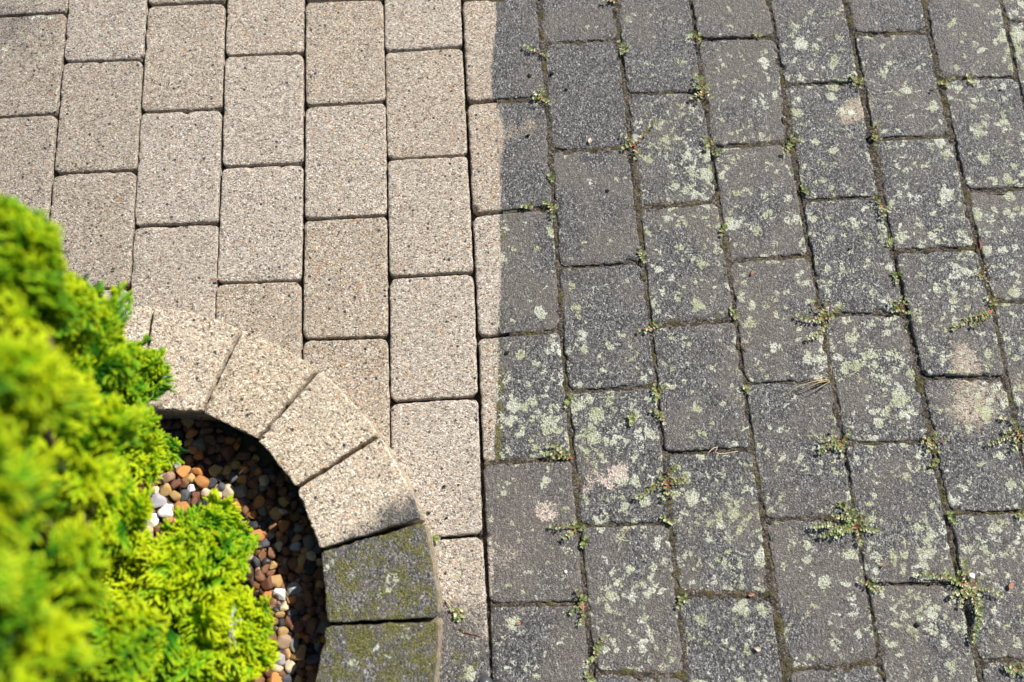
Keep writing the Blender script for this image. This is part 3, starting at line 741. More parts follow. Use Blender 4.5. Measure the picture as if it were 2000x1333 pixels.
POLY = [(316, 796), (395, 812), (498, 868), (572, 960), (622, 1082), (636, 1222), (626, 1350), (470, 1350), (515, 1290), (525, 1230), (500, 1100), (470, 1020), (440, 985), (360, 990), (320, 1040), (260, 1070), (215, 1060), (225, 980), (310, 930), (320, 860)]
def inside(x, y, P):
    r = False; j = len(P) - 1
    for i in range(len(P)):
        (xi, yi), (xj, yj) = P[i], P[j]
        if (yi > y) != (yj > y) and x < (xj - xi) * (y - yi) / (yj - yi) + xi: r = not r
        j = i
    return r
r_ = random.Random(21)
names = ['brown'] * 9 + ['orange'] * 4 + ['dark red'] * 4 + ['slate grey'] * 3 + ['black'] * 3 + ['tan'] * 4 + ['speckled grey'] * 2 + ['buff']
tries = 0; count = 0
while count < 190 and tries < 30000:
    tries += 1
    x, y = r_.uniform(210, 640), r_.uniform(790, 1350)
    if not inside(x, y, POLY): continue
    s = r_.uniform(.0074, .0130); rp = s * 1330
    if np.linalg.norm(at(x, y, .016)[:2] - RING_C) > R_IN - s * .75: continue
    if any((x - a) ** 2 + (y - b) ** 2 < (.66 * (rp + c)) ** 2 for a, b, c in placed): continue
    col = r_.choice(names); sunny = x < 330 or (y > 1120 and x < 560)
    if sunny: lab = 'small %s pebble among the sunlit gravel beside the conifer' % col
    elif y < 960: lab = 'small %s pebble in the shaded gravel below the clean kerb stones' % col
    else: lab = 'small %s pebble in the shaded strip between the lower conifer lobe and the kerb' % col
    pebble(x, y, col, s, lab, group='%s pebbles of the gravel bed, %s' % (col, 'sunlit' if sunny else 'in the upper shade' if y < 960 else 'in the right hand shade'), z=.0105 + r_.uniform(0, .003))
    count += 1
print('pebbles', count + len(KNOWN))

# ------------------------------------------------------------------ the golden conifer
def cord(V, F, T, p0, d, n, length, r, t0, t1, bend):
    """a flattened scale-leaf cord: 5-sided, tapering to a blunt tip"""
    side = np.cross(n, d); side /= np.linalg.norm(side); nn = np.cross(d, side)
    m = 4; o = sum(len(v) for v in V)
    prof = ((0, .8), (.35, 1.0), (.75, .9), (1.0, .35))
    rings = []
    for s, k in prof:
        c = p0 + d * length * s + bend * (s * s) * length
        for a in range(5):
            th = a / 5 * 2 * math.pi
            rings.append(c + side * math.cos(th) * r * k * 1.25 + nn * math.sin(th) * r * k * .8)
        T.extend([t0 + (t1 - t0) * s] * 5)
    V.append(np.array(rings))
    f = []
    for i in range(m - 1):
        for a in range(5):
            f.append([o + i * 5 + a, o + i * 5 + (a + 1) % 5, o + (i + 1) * 5 + (a + 1) % 5, o + (i + 1) * 5 + a])
    f.append([o + 15, o + 16, o + 17, o + 18]); f.append([o + 15, o + 18, o + 19, o + 19])
    F.extend([q if len(set(q)) == 4 else [q[0], q[1], q[2], q[0]] for q in f[:-1]])
def make_spray(seed):
    rnd = random.Random(seed); V, F, T = [], [], []
    L = .052; z = np.array([0, 0, 1.0])
    cord(V, F, T, np.zeros(3), np.array([1, 0, 0.]), z, L, .0015, .1, .8, np.array([0, rnd.uniform(-.1, .1), -.12]))
    n = 8
    for i in range(n):
        s = .12 + .8 * i / n; x = L * s
        for sg in (-1, 1):
            a = math.radians(rnd.uniform(34, 52)) * sg
            l2 = .031 * (1 - .55 * s) * rnd.uniform(.8, 1.2)
            d = np.array([math.cos(a), math.sin(a), rnd.uniform(-.18, .22)]); d /= np.linalg.norm(d)
            p = np.array([x, 0, -.12 * s * s * L])
            cord(V, F, T, p, d, z, l2, .0015, .15 + .4 * s, .8 + .2 * s, np.array([.1, 0, rnd.uniform(-.15, .25)]))
            for q in (.25, .5, .75):
                b = a + math.radians(rnd.uniform(30, 48)) * (1 if rnd.random() < .5 else -1)
                d2 = np.array([math.cos(b), math.sin(b), rnd.uniform(-.2, .4)]); d2 /= np.linalg.norm(d2)
                cord(V, F, T, p + d * l2 * q, d2, z, l2 * .42, .0013, .35 + .35 * s, .9 + .1 * s, np.array([0, 0, .1]))
    return np.concatenate(V), np.array(F), np.array(T)
SPRAYS = [make_spray(40 + k) for k in range(6)]
SHRUB_AT = (RING_C[0] - .02, RING_C[1] - .02)
shrub = empty('conifer_shrub', (SHRUB_AT[0], SHRUB_AT[1], .012))
tag(shrub, 'bright yellow green conifer growing out of the gravel bed, blurred in the foreground', 'shrub')
def tube(pts, radii, k=7):
    pts = np.array(pts, float); V = []; F = []
    for i, p in enumerate(pts):
        t = pts[min(i + 1, len(pts) - 1)] - pts[max(i - 1, 0)]; t /= np.linalg.norm(t)
        u = np.cross(t, [0, 0, 1.0] if abs(t[2]) < .9 else [1.0, 0, 0]); u /= np.linalg.norm(u); v = np.cross(t, u)
        for a in range(k):
            th = a / k * 2 * math.pi; V.append(p + radii[i] * (u * math.cos(th) + v * math.sin(th)))
    for i in range(len(pts) - 1):
        for a in range(k): F.append([i * k + a, i * k + (a + 1) % k, (i + 1) * k + (a + 1) % k, (i + 1) * k + a])
    V.append(pts[0]); V.append(pts[-1]); n = len(V)
    for a in range(k): F.append([n - 2, (a + 1) % k, a, n - 2]); F.append([n - 1, (len(pts) - 1) * k + a, (len(pts) - 1) * k + (a + 1) % k, n - 1])
    return np.array(V), [f if len(set(f)) == 4 else [f[0], f[1], f[2]] for f in F]
base = np.array([SHRUB_AT[0], SHRUB_AT[1], .0]); so = np.array(shrub.location)
V, F = tube([base, base + [.0, .01, .12], base + [-.03, .02, .30]], [.018, .015, .009])
mesh_obj('trunk', V - so, F, BARK, shrub)
# lobes: where each lies in the photograph, how high it stands, its radius in pixels, number of sprays
LOBES = [
    (385, 1190, 0.2, 145, 190, 230),
    (470, 1230, 0.2, 72, 120, 80),
    (420, 1060, 0.2, 85, 88, 90),
    (330, 1300, 0.22, 110, 80, 60),
    (245, 800, 0.27, 90, 145, 140),
    (265, 705, 0.27, 58, 60, 48),
    (285, 880, 0.24, 55, 65, 48),
    (160, 690, 0.4, 110, 120, 110),
    (130, 600, 0.46, 60, 55, 36),
    (40, 560, 0.6, 110, 145, 100),
    (15, 440, 0.62, 48, 75, 40),
    (110, 880, 0.5, 130, 140, 90),
    (20, 740, 0.68, 120, 120, 80),
    (190, 1020, 0.34, 100, 110, 110),
    (80, 1130, 0.56, 140, 130, 80),
    (238, 1090, 0.24, 62, 60, 48),
    (90, 1150, 0.2, 140, 120, 100),
    (110, 1000, 0.16, 85, 85, 60),
    (30, 1290, 0.34, 140, 120, 80),
    (-60, 1120, 0.4, 130, 140, 80),
    (20, 960, 0.66, 90, 90, 30),
    (50, 1290, 0.62, 140, 110, 90),
    (200, 1240, 0.36, 110, 110, 100),
    (-80, 900, 0.75, 130, 280, 90),
    (-60, 1250, 0.7, 110, 140, 50),
]
for li, (px, py, z, rx, ry, n) in enumerate(LOBES):
    c = at(px, py, z); sc = FPX / (np.linalg.norm(at(px, py, z) - CAM) * .95)
    ax, ay = rx / sc, ry / sc; az = min(ax, ay) * 1.05
    rnd = random.Random(900 + li); Vs, Fs, Ts = [], [], []; o = 0
    tow = (CAM - c) / np.linalg.norm(CAM - c)
    heart = np.array([RING_C[0], RING_C[1], c[2] * .35]); grow = c - heart; grow /= np.linalg.norm(grow)
    for k in range(max(6, n // 7)):
        d = np.array([rnd.gauss(0, 1) for _ in range(3)]); d /= np.linalg.norm(d)
        if d[2] < -.3: d[2] *= -1
        wob = 1 + .20 * noise.noise(Vector(d * 2.3) + Vector((li * 3.1, 0, 0)))
        depth = rnd.uniform(.84, 1.0) if k % 4 else rnd.uniform(.45, .75)
        end = c + d * np.array([ax, ay, az]) * depth * wob
        main = d * 1.0 + np.array([0, 0, .25]) + grow * .25 + np.array([rnd.gauss(0, .15) for _ in range(3)]); main /= np.linalg.norm(main)
        fan = np.cross(main, np.array([rnd.gauss(0, 1) for _ in range(3)])); fan /= np.linalg.norm(fan)
        gold = rnd.uniform(-.16, .14)
        for q in range(8):
            size = rnd.uniform(.95, 1.55) * (1.0 if min(ax, ay) > .07 else .75)
            up = main + .34 * (q / 3.5 - 1) * np.cross(fan, main) + np.array([rnd.gauss(0, .14) for _ in range(3)]); up /= np.linalg.norm(up)
            nrm = fan + np.array([rnd.gauss(0, .35) for _ in range(3)]); nrm -= up * (nrm @ up); nrm /= np.linalg.norm(nrm)
            y = np.cross(nrm, up)
            B = np.stack([up, y, nrm], 1)
            SV, SF, ST = SPRAYS[rnd.randrange(6)]
            org_ = end - up * .050 * size + np.cross(fan, main) * .012 * (q / 3.5 - 1) + fan * rnd.gauss(0, .008) - main * rnd.uniform(0, .025)
            Vs.append(SV * size @ B.T + org_); Fs.append(SF + o); Ts.append(np.clip(ST + gold + rnd.uniform(-.08, .08), 0, 1)); o += len(SV)
    br = mesh_obj('branch', np.concatenate(Vs) - so, np.concatenate(Fs), CONIF, shrub, attrs={'tip': np.concatenate(Ts)})
    q = c - np.array([0, 0, az * .4]); mid = (base + q) / 2 + np.array([0, 0, -.02])
    V, F = tube([base + [0, .0, .06], mid, q, c], [.007, .006, .004, .002], 6)
    mesh_obj('stem', V - so, F, BARK, br)

# ------------------------------------------------------------------ weeds in the joints
LEAF_V = np.array([(0, 0, 0), (.30, .26, .05), (.70, .30, .06), (1, 0, .0), (.70, -.30, .06), (.30, -.26, .05), (.5, 0, -.04)])
LEAF_F = [(0, 1, 6), (1, 2, 6), (2, 3, 6), (3, 4, 6), (4, 5, 6), (5, 0, 6)]
def weed(px, py, runners, label, size=1.0, red=.3, dense=1.0, name='weed', cat='weed', group='weeds in the paving joints'):
    root = at(px, py, 0); rnd = random.Random(int(px * 3 + py * 5))
    e = empty(name, (root[0], root[1], 0.0)); tag(e, label, cat, group)
    LV, LF, LT = [], [], []; o = 0; SV, SF = [], []; so_ = 0
    for run in runners:
        pts = [root] + [at(x, y, 0) for x, y in run]
        pts = np.array(pts); pts[0, 2] = -.001
        seg = np.r_[0, np.cumsum(np.linalg.norm(np.diff(pts, axis=0), axis=1))]; L = seg[-1]
        if L < 1e-4: continue
        n = max(4, int(L / .0045 * dense)); q = np.linspace(0, 1, max(n, 4))
        P = np.stack([np.interp(q * L, seg, pts[:, i]) for i in range(3)], 1)
        P[:, :2] += np.array([[rnd.gauss(0, .0009), rnd.gauss(0, .0009)] for _ in P]) * q[:, None]
        P[:, 2] = -.0005 + (.0045 + .004 * rnd.random()) * np.sin(np.clip(q * 2.0, 0, 2.4)) * min(1, L / .02) + .001
        V, F = tube(P, [.00095 * (1 - .5 * t) for t in q], 5)
        SV.append(V); SF += [[i + so_ for i in f] for f in F]; so_ += len(V)
        for i in range(len(P)):
            t = q[i]
            if t < .12 and L > .02: continue
            T = P[min(i + 1, len(P) - 1)] - P[max(i - 1, 0)]; T /= np.linalg.norm(T) + 1e-9
            for sg in (-1, 1):
                if rnd.random() < .12: continue
                a = math.atan2(T[1], T[0]) + sg * rnd.uniform(.75, 1.35); el = rnd.uniform(.05, .6)
                l = rnd.uniform(.0042, .0068) * size * (.75 if i == len(P) - 1 else 1)
                X = np.array([math.cos(a) * math.cos(el), math.sin(a) * math.cos(el), math.sin(el)])
                Y = np.array([-math.sin(a), math.cos(a), rnd.uniform(-.3, .3)]); Y /= np.linalg.norm(Y); Z = np.cross(X, Y)
                LV.append(P[i] + np.array([0, 0, .0008]) + (LEAF_V * l) @ np.stack([X, Y, Z])); LF += [[k + o for k in f] for f in LEAF_F]; o += 7
                LT += [min(1, max(0, rnd.gauss(.45, .22)))] * 7
        # tip leaves
        for a in (-.4, .4):
            T = P[-1] - P[-2]; a0 = math.atan2(T[1], T[0]) + a; l = .0055 * size
            X = np.array([math.cos(a0), math.sin(a0), .3]); X /= np.linalg.norm(X); Y = np.array([-math.sin(a0), math.cos(a0), 0]); Z = np.cross(X, Y)
            LV.append(P[-1] + (LEAF_V * l) @ np.stack([X, Y, Z])); LF += [[k + o for k in f] for f in LEAF_F]; o += 7; LT += [.75] * 7
    org = np.array([root[0], root[1], 0])
    sm = mesh_obj('stem', np.concatenate(SV) - org, SF, RED, e)
    if LV: mesh_obj('leaves', np.concatenate(LV) - org, LF, WEED, sm, attrs={'tip': LT}, smooth=False)
    return e
WEEDS = [
    (1050, 105, [[(1040, 102), (1028, 97)], [(1060, 108), (1068, 112)]], 'small weed sprig reaching left from the mossy joint near the top washed edge', 1, 0.3, 1.3),
    (1060, 192, [[(1045, 187)], [(1050, 206)], [(1072, 206)], [(1060, 180)], [(1044, 195)]], 'reddish rosette weed in the mossy joint below the two black crumbs', 1, 0.6, 1.3),
    (1215, 97, [[(1210, 86)], [(1225, 95)], [(1213, 108)], [(1222, 103)]], 'small weed at the top right corner of the stone with two black crumbs'),
    (1200, 4, [[(1180, 6)], [(1195, 0)]], 'tiny weed cut by the top edge in a mossy joint'),
    (1362, 74, [[(1353, 73)], [(1370, 91)], [(1366, 68)]], 'tiny reddish weed at a joint corner near the top, above the second dark column'),
    (1478, 72, [[(1472, 68)], [(1484, 73)]], 'tiny reddish seedling in a level joint near the top edge'),
    (1372, 178, [[(1362, 158), (1360, 153)], [(1360, 190), (1350, 195)], [(1388, 193)], [(1382, 170)], [(1365, 200)], [(1370, 160)], [(1358, 172)]], 'bushy weed filling a joint corner in the upper middle of the dark side'),
    (1240, 285, [[(1258, 265), (1278, 243)], [(1228, 275), (1217, 268)], [(1225, 288), (1218, 291)], [(1240, 300), (1240, 312)], [(1248, 305)]], 'weed with a long straight runner slanting up to the right, beside the leaf fragment stone'),
    (1385, 285, [[(1375, 273)], [(1393, 279)], [(1379, 292)]], 'small weed in the joint left of a lichen spotted stone, upper one of two'),
    (1392, 300, [[(1403, 303)], [(1408, 298)]], 'tiny green weed just below right of a small weed in the same joint'),
    (1675, 160, [[(1662, 152)], [(1686, 158)], [(1680, 172)], [(1668, 166)]], 'reddish weed where the pinkish flaked corner meets the joint'),
    (1840, 163, [[(1824, 173)], [(1856, 157)], [(1848, 170)]], 'weed straggling along a joint corner near the right edge, upper right part'),
    (1892, 157, [[(1888, 150)], [(1897, 166)]], 'tiny weed in the mossy level joint near the top right'),
    (1545, 283, [[(1536, 298), (1530, 302)], [(1560, 275)], [(1547, 271)], [(1540, 286)]], 'reddish weed hanging across a joint corner in the upper right part'),
    (1709, 265, [[(1703, 250)], [(1713, 247)], [(1707, 286)], [(1716, 272)], [(1704, 272)]], 'dense upright weed in the long joint below the pinkish flaked corner'),
    (1076, 403, [[(1065, 399)], [(1086, 408)], [(1080, 424)]], 'light green weed on a mossy corner beside the washed edge'),
    (1030, 405, [[(1023, 406)], [(1036, 404)]], 'tiny weed in the narrow joint left of the light green one at the mossy corner'),
    (1075, 350, [[(1072, 345)], [(1078, 352)]], 'single leaf seedling in the mossy joint beside the half washed stones'),
    (1412, 450, [[(1408, 458)], [(1416, 446)]], 'tiny pale weed in the joint beside round white lichens'),
    (1252, 500, [[(1249, 490)], [(1257, 512)], [(1256, 496)]], 'small pale weed low in the joint of a dark bluish bare stone'),
    (1270, 641, [[(1250, 646)], [(1286, 637)], [(1276, 631)], [(1262, 650)]], 'weed cushion at the left end of a level joint, middle of the dark side'),
    (1430, 613, [[(1430, 605)], [(1436, 622)]], 'tiny weed at the lower right corner of a lichen dotted stone in the middle'),
    (1718, 397, [[(1706, 390)], [(1728, 406), (1725, 421)], [(1720, 422)]], 'thin weed creeping round the pale rimmed rounded corner'),
    (1570, 375, [[(1567, 368)], [(1574, 378)]], 'tiny seedling on olive moss in the long joint of the third dark column'),
    (1738, 475, [[(1733, 478)], [(1742, 471)]], 'tiny seedling in the joint above the level joint, right half of the photo'),
    (1748, 540, [[(1745, 538)], [(1757, 537)], [(1750, 552)]], 'tiny reddish weed in the joint left of the crusted stone'),
    (1918, 540, [[(1900, 540)], [(1920, 525)], [(1925, 558)]], 'sprawling dry reddish weed in the joint near the right edge', 0.7, 0.9, 0.4),
    (1605, 622, [[(1580, 628), (1556, 621)], [(1590, 600), (1587, 592)], [(1612, 594)], [(1625, 612), (1640, 600)], [(1612, 640), (1595, 655), (1577, 662)], [(1622, 622)], [(1600, 610)], [(1598, 632)]], 'large branching weed with long red runners in the middle of the dark side'),
    (1757, 605, [[(1741, 594)], [(1741, 610)], [(1766, 590)], [(1770, 613)], [(1752, 588)], [(1747, 602)]], 'round compact weed at the end of a level joint, right of the branching one'),
    (1938, 605, [[(1932, 618), (1905, 625), (1880, 632), (1858, 643)], [(1926, 586)], [(1940, 584)], [(1915, 628), (1895, 640)], [(1910, 618), (1885, 624)], [(1935, 595)]], 'long weed runner trailing left across a crusted stone near the right edge'),
    (1284, 768, [[(1278, 756)], [(1297, 758)], [(1282, 780)], [(1276, 772)]], 'weed at a joint corner above another weed, middle bottom of the dark side'),
    (1287, 812, [[(1275, 803)], [(1296, 826)], [(1291, 812)]], 'small weed straggling down the joint just below the corner weed'),
    (1110, 783, [[(1106, 792)], [(1115, 776)]], 'tiny reddish weed at the top left of the stone with large green grey clumps'),
    (1459, 756, [[(1452, 758)], [(1460, 765)]], 'tiny reddish weed at a dark corner of a joint in the middle'),
    (1234, 820, [[(1228, 812)], [(1232, 828)], [(1238, 814)]], 'tiny sprig lying on the stone with the large lichen clumps'),
    (1118, 896, [[(1095, 889), (1064, 886)], [(1080, 870), (1072, 872)], [(1092, 880)], [(1085, 895)]], 'weed with a red runner lying to the left, below the lowest half washed stone'),
    (1303, 945, [[(1306, 925), (1317, 911)], [(1285, 950), (1268, 958), (1245, 972)], [(1320, 943), (1338, 941)], [(1312, 967)], [(1297, 970)], [(1290, 932)], [(1325, 935), (1335, 930)], [(1278, 945)]], 'spreading weed with bright oval leaves low in the middle, below a soil filled joint'),
    (1643, 868, [[(1615, 878), (1598, 884)], [(1618, 858), (1604, 862)], [(1625, 846)], [(1656, 848)], [(1643, 888)], [(1605, 872)], [(1650, 860)], [(1630, 875)]], 'bushy weed with red stems below the dry grass tuft'),
    (1816, 862, [[(1803, 865)], [(1838, 862)], [(1810, 880)], [(1830, 880)], [(1825, 850)], [(1808, 855)]], 'compact pale weed right of the bushy red stemmed one'),
    (1824, 905, [[(1820, 912)], [(1828, 900)]], 'tiny weed in the joint just below the compact pale one'),
    (1992, 850, [[(1975, 822), (1955, 816)], [(1955, 858), (1928, 868)], [(1975, 877)], [(2004, 830)], [(1970, 840)], [(2002, 868)], [(1960, 845)]], 'large weed cut by the right edge, beside the beige worn stone'),
    (1672, 1030, [[(1640, 1030), (1610, 1025), (1584, 1030)], [(1620, 1040), (1605, 1048)], [(1645, 1012), (1625, 1010)], [(1650, 998)], [(1690, 1018)], [(1706, 1036)], [(1677, 1060)], [(1655, 1010)], [(1640, 1040), (1630, 1048)], [(1665, 1000)], [(1682, 1005)]], 'big fan shaped weed clump spreading left over a joint, lower right part', 1.05, 0.3, 1.2),
    (1125, 1035, [[(1105, 1030), (1080, 1030)], [(1115, 1042), (1105, 1050)], [(1136, 1032)], [(1122, 1022)]], 'reddish straggling weed at the top left corner of the rounded dark stone'),
    (1141, 1060, [[(1138, 1066)], [(1144, 1052)]], 'tiny green weed just below the reddish straggling one'),
    (1302, 1015, [[(1310, 1022)], [(1295, 1012)]], 'tiny pale weed at the top right corner of the rounded dark stone'),
    (1140, 1178, [[(1126, 1155)], [(1114, 1196)], [(1135, 1215)], [(1139, 1165)], [(1122, 1190)], [(1138, 1200)]], 'fresh green weed with rounded leaves in the joint right of the kerb, near the bottom'),
    (1160, 1285, [[(1168, 1270), (1172, 1256), (1178, 1243)], [(1152, 1290)], [(1164, 1262)]], 'feathery upright weed on the left border of the rounded dark stone, near the bottom'),
    (1328, 1165, [[(1340, 1173)], [(1324, 1182)], [(1336, 1164)]], 'tiny red weed at a joint corner near the bottom middle'),
    (1702, 1148, [[(1684, 1135)], [(1716, 1155)], [(1706, 1140)]], 'small weed at the end of a mossy level joint left of the largest weed'),
    (1893, 1142, [[(1850, 1128), (1820, 1124), (1790, 1122)], [(1880, 1110), (1876, 1095)], [(1920, 1150), (1950, 1160)], [(1870, 1155), (1853, 1163)], [(1903, 1180), (1905, 1215), (1898, 1248)], [(1895, 1170), (1906, 1205)], [(1865, 1135), (1845, 1120)], [(1910, 1130)], [(1880, 1165), (1872, 1180)], [(1905, 1160)], [(1870, 1120)], [(1895, 1120)], [(1912, 1172), (1908, 1195)], [(1885, 1150)], [(1858, 1140)]], 'largest weed of the picture, a sprawling mat near the bottom right corner', 1, 0.3, 1.25),
    (1983, 1305, [[(1962, 1300)], [(1997, 1316)], [(1996, 1296)], [(1972, 1311)], [(1965, 1308)]], 'weed mat at the bottom right corner', 1, 0.3, 1.3),
    (1150, 1326, [[(1146, 1318)], [(1155, 1330)]], 'tiny pink tipped weed at the bottom edge of the middle'),
    (1855, 1010, [[(1852, 1003)], [(1860, 1016)]], 'tiny weed at a joint corner above the largest weed'),
    (1993, 1004, [[(1985, 1008)], [(2000, 1000)]], 'small weed in the joint at the right edge above the largest weed'),
    (1645, 992, [[(1640, 985)], [(1652, 990)]], 'tiny weed just above the fan shaped clump'),
    (892, 1196, [[(884, 1184)], [(900, 1190)], [(905, 1202)], [(893, 1208)]], 'wilted greenish weed scrap lying beside the mossy kerb'),
    (850, 1052, [[(846, 1048)], [(856, 1054)]], 'tiny green seedling in the joint against the mossy kerb stone'),
]
for w in WEEDS: weed(w[0], w[1], w[2], w[3], *(w[4:] if len(w) > 4 else ()))
# the dry grass tuft
e = empty('grass_tuft', (*at(1618, 742, 0)[:2], 0)); tag(e, 'dry straw coloured grass tuft with long bent blades growing in a joint', 'grass tuft')
org = np.array(e.location)
for pts, m in [([(1618, 742), (1585, 748), (1550, 760), (1521, 781)], STRAW), ([(1618, 745), (1590, 752), (1555, 768)], STRAW), ([(1620, 746), (1600, 758), (1565, 776)], STRAW), ([(1617, 740), (1595, 738), (1570, 742)], STRAW), ([(1620, 742), (1618, 725), (1616, 712)], STRAW), ([(1619, 745), (1605, 745), (1580, 757), (1550, 770)], STRAW),
               ([(1620, 745), (1612, 735), (1604, 733)], WEED), ([(1622, 747), (1630, 755), (1634, 758)], WEED), ([(1620, 744), (1610, 752), (1600, 760)], WEED), ([(1621, 742), (1624, 730)], WEED)]:
    P = np.array([at(x, y, 0) for x, y in pts]); q = np.linspace(0, 1, 12); P = np.stack([np.interp(q, np.linspace(0, 1, len(P)), P[:, i]) for i in range(3)], 1)
    P[:, 2] = .001 + .012 * np.sin(q * 2.9) ; V, F = tube(P, [.0009 * (1 - .75 * t) for t in q], 4)
    ob = mesh_obj('blade', V - org, F, m, e, attrs={'tip': np.full(len(V), .7)})

# ------------------------------------------------------------------ crumbs, twigs and leaf bits lying about
def crumb(px, py, r, label, mat=CRUMB, name='soil_crumb', cat='soil crumb', group=None):
    p = at(px, py, 0); P, F = lump(ICO2, int(px + py))
    tag(mesh_obj(name, P * r + np.array([p[0], p[1], r * .45 + (.009 if 'caught' in label else 0)]), F, mat, origin=(p[0], p[1], 0)), label, cat, group)
for x, y, r, lab in [(1034, 150, .0042, 'black crumb on the dark stone left of the mossy joint, near the top edge'), (1077, 145, .0046, 'black crumb just right of the mossy joint, near the top of a dark stone'), (1106, 176, .0036, 'small black crumb alone in the upper part of a dark bare stone'),
                     (1032, 266, .0038, 'black crumb low on the half washed stone, below the brownish patch'), (1186, 374, .0036, 'black crumb near the upper right of a dark bare stone'), (990, 690, .0045, 'black crumb in the joint beside the washed edge'), (1952, 178, .003, 'tiny black crumb on the lichen spotted stone at the right edge'), (1658, 487, .003, 'tiny black crumb with a short straw beside it'), (1790, 1220, .0042, 'black crumb on the lichen spotted stone left of the largest weed'),
                     (838, 1003, .0030, 'black crumb on the washed stone beside the kerb'), (872, 1012, .0026, 'black crumb below right of another one, on the washed stone beside the kerb'), (868, 950, .0030, 'small black crumb in the middle of the washed stone beside the kerb')]:
    crumb(x, y, r, lab)
crumb(1890, 1125, .0056, 'white pebble caught in the largest weed near the bottom right corner', plain('white pebble', (.8, .78, .75), .5), 'white_pebble', 'pebble')
crumb(1105, 1117, .0032, 'small white pebble on the brownish dark stone right of the kerb', plain('white chip', (.82, .8, .76), .5), 'white_pebble', 'pebble')
def stick(name, pts, r, mat, label, cat):
    P = np.array([at(x, y, 0) for x, y in pts]); q = np.linspace(0, 1, 14); P = np.stack([np.interp(q, np.linspace(0, 1, len(P)), P[:, i]) for i in range(3)], 1)
    P[:, 2] = r + .0012 + .0012 * np.sin(q * 7)
    V, F = tube(P, [r * (1 - .4 * t) for t in q], 6); tag(mesh_obj(name, V, F, mat, origin=P[0]), label, cat)
stick('twig', [(900, 1226), (908, 1234), (920, 1239), (941, 1241)], .0010, TWIG, 'thin brown twig lying on the dark stone beside the kerb', 'twig')
stick('straw', [(1228, 1030), (1218, 1045), (1206, 1068)], .0008, STRAW, 'pale straw lying across the top of a lichen spotted stone', 'straw')
stick('straw', [(871, 1174), (884, 1190), (897, 1207)], .0009, STRAW, 'yellowish straw among green crumbs beside the mossy kerb', 'straw')
stick('straw', [(1665, 482), (1664, 490), (1661, 498)], .0007, STRAW, 'tiny straw lying beside a black crumb', 'straw')
stick('root_fibre', [(1380, 888), (1392, 876), (1401, 874), (1396, 884), (1410, 888), (1440, 882)], .0008, PALE, 'curled pale root fibre in the soil of a wide joint', 'root')
stick('twig', [(1438, 668), (1448, 677), (1459, 687)], .0009, TWIG, 'short dark twig in the joint of two lichen spotted stones', 'twig')
stick('twig', [(1881, 591), (1886, 597), (1890, 604)], .0009, TWIG, 'short dark twig on a lichen spotted stone near the right edge', 'twig')
stick('dry_stem', [(1912, 490), (1914, 478), (1910, 470)], .0014, RED, 'short reddish dry stem standing in a joint near the right edge', 'dry stem')
def leafbit(px, py, l, ang, mat, label):
    p = at(px, py, .002); rnd = random.Random(px)
    n = 7; V = []
    for i in range(n):
        t = i / (n - 1); w = .26 * math.sin(math.pi * t) * (.6 + .8 * rnd.random())
        for s in (-1, 0, 1): V.append(((t - .5) * l, s * w * l, .0010 + .0012 * abs(s) + .001 * math.sin(t * 3)))
    F = [(i * 3 + j, (i + 1) * 3 + j, (i + 1) * 3 + j + 1, i * 3 + j + 1) for i in range(n - 1) for j in range(2)]
    V = np.array(V); R = np.array(Matrix.Rotation(ang, 3, 'Z')); V = V @ R.T + p
    o = mesh_obj('leaf_fragment', V, F, mat, origin=p, smooth=False)
    md = o.modifiers.new('thick', 'SOLIDIFY'); md.thickness = .0006
    tag(o, label, 'leaf fragment')
leafbit(1152, 276, .011, 1.2, PALE, 'pale orange leaf fragment on a dark bare stone in the second dark column')
leafbit(1469, 534, .009, .9, RUST, 'orange leaf fragment near the top of a lichen spotted stone')
leafbit(1479, 1268, .010, -.3, PALE, 'pinkish leaf fragment low in the photo on a dark lichen stone')
leafbit(1467, 1162, .010, .1, RUST, 'orange leaf fragment lying in a joint beside a clump of lichen')
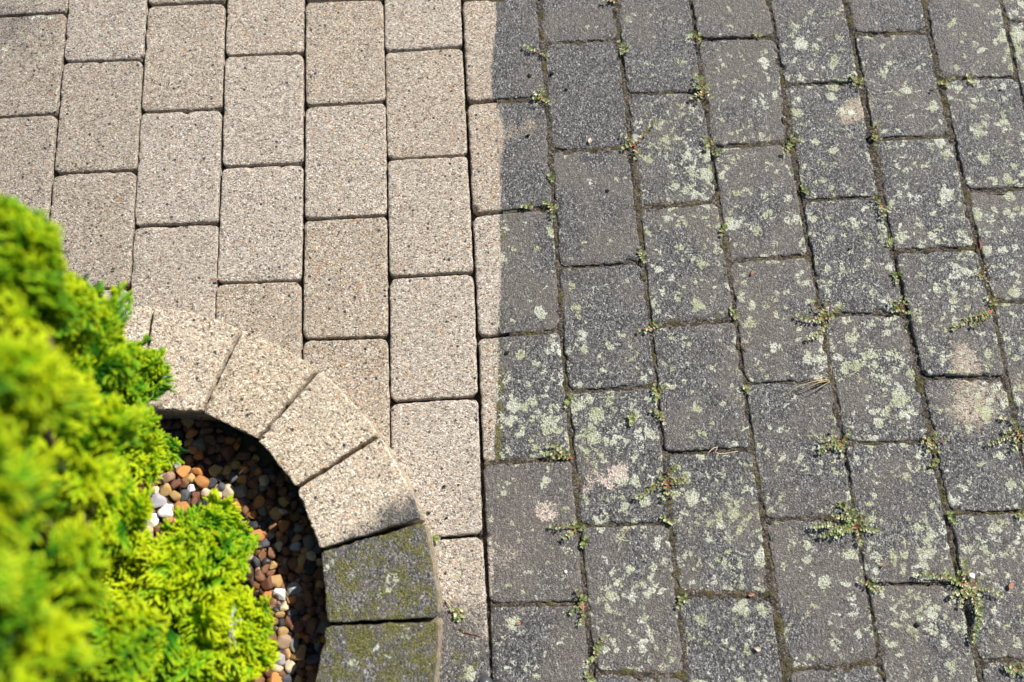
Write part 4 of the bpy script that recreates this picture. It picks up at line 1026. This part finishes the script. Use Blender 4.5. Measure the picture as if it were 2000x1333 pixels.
leafbit(1725, 1104, .006, .6, RUST, 'tiny orange leaf fragment between lichen rosettes')
leafbit(1012, 1218, .008, .3, RUST, 'rust coloured leaf fragment low on the dark stone right of the kerb')
leafbit(1974, 1144, .014, .9, RUST, 'curled rust coloured leaf fragment on the stone right of the largest weed')
leafbit(424, 547, .009, .4, RUST, 'dull red leaf fragment in a clean joint above the kerb')
leafbit(222, 527, .007, .2, WEED, 'tiny green leaf fragment on a clean stone beside the conifer')
leafbit(600, 1316, .016, .9, RUST, 'dry orange leaf fragment on the gravel near the bottom edge')

# ------------------------------------------------------------------ rounded tool tip poking in at the bottom edge
e = empty('tool_tip', (*at(950, 1348, .03)[:2], 0)); tag(e, 'dark grey rounded plastic tip poking in at the bottom edge of the photo', 'tool')
org = np.array(e.location); tipp = at(948, 1334, .03)
prof = [(.0, .0005), (.0008, .004), (.003, .0078), (.0065, .0104), (.011, .0116), (.0125, .0116), (.0130, .0108), (.0138, .0108), (.0143, .0117), (.06, .0125), (.35, .0125)]
V, F = tube([tipp + np.array([0, .010, 0]) + np.array([-.06, -1, .04]) * d for d, _ in prof], [r for _, r in prof], 28)
mesh_obj('shaft', V - org, F, GREY, e)
t2 = at(968, 1340, .016)
V, F = tube([t2 + np.array([0, .008, 0]) + np.array([.15, -1, .02]) * d for d in (0, .002, .006, .02, .3)], [.003, .0075, .0095, .010, .010], 20)
mesh_obj('rubber_foot', V - org, F, RUBBER, e)
# spider web in the lower lobe of the conifer
V, F = [], []; o = 0; cw = at(452, 1215, .26)
r_ = random.Random(3)
for k in range(16):
    d = np.array([r_.gauss(0, .006), r_.gauss(0, .012), r_.gauss(0, .004)]); a, b = tube([cw + d * .15, cw + d * .6 + np.array([0, 0, .002]), cw + d * 1.2], [.0005, .0003, .0002], 4)
    V.append(a); F += [[i + o for i in f] for f in b]; o += len(a)
tag(mesh_obj('cobweb', np.concatenate(V), F, WEB, origin=cw), 'small white cobweb caught in a dark gap of the lower conifer lobe', 'cobweb')
print('objects', len(bpy.data.objects))
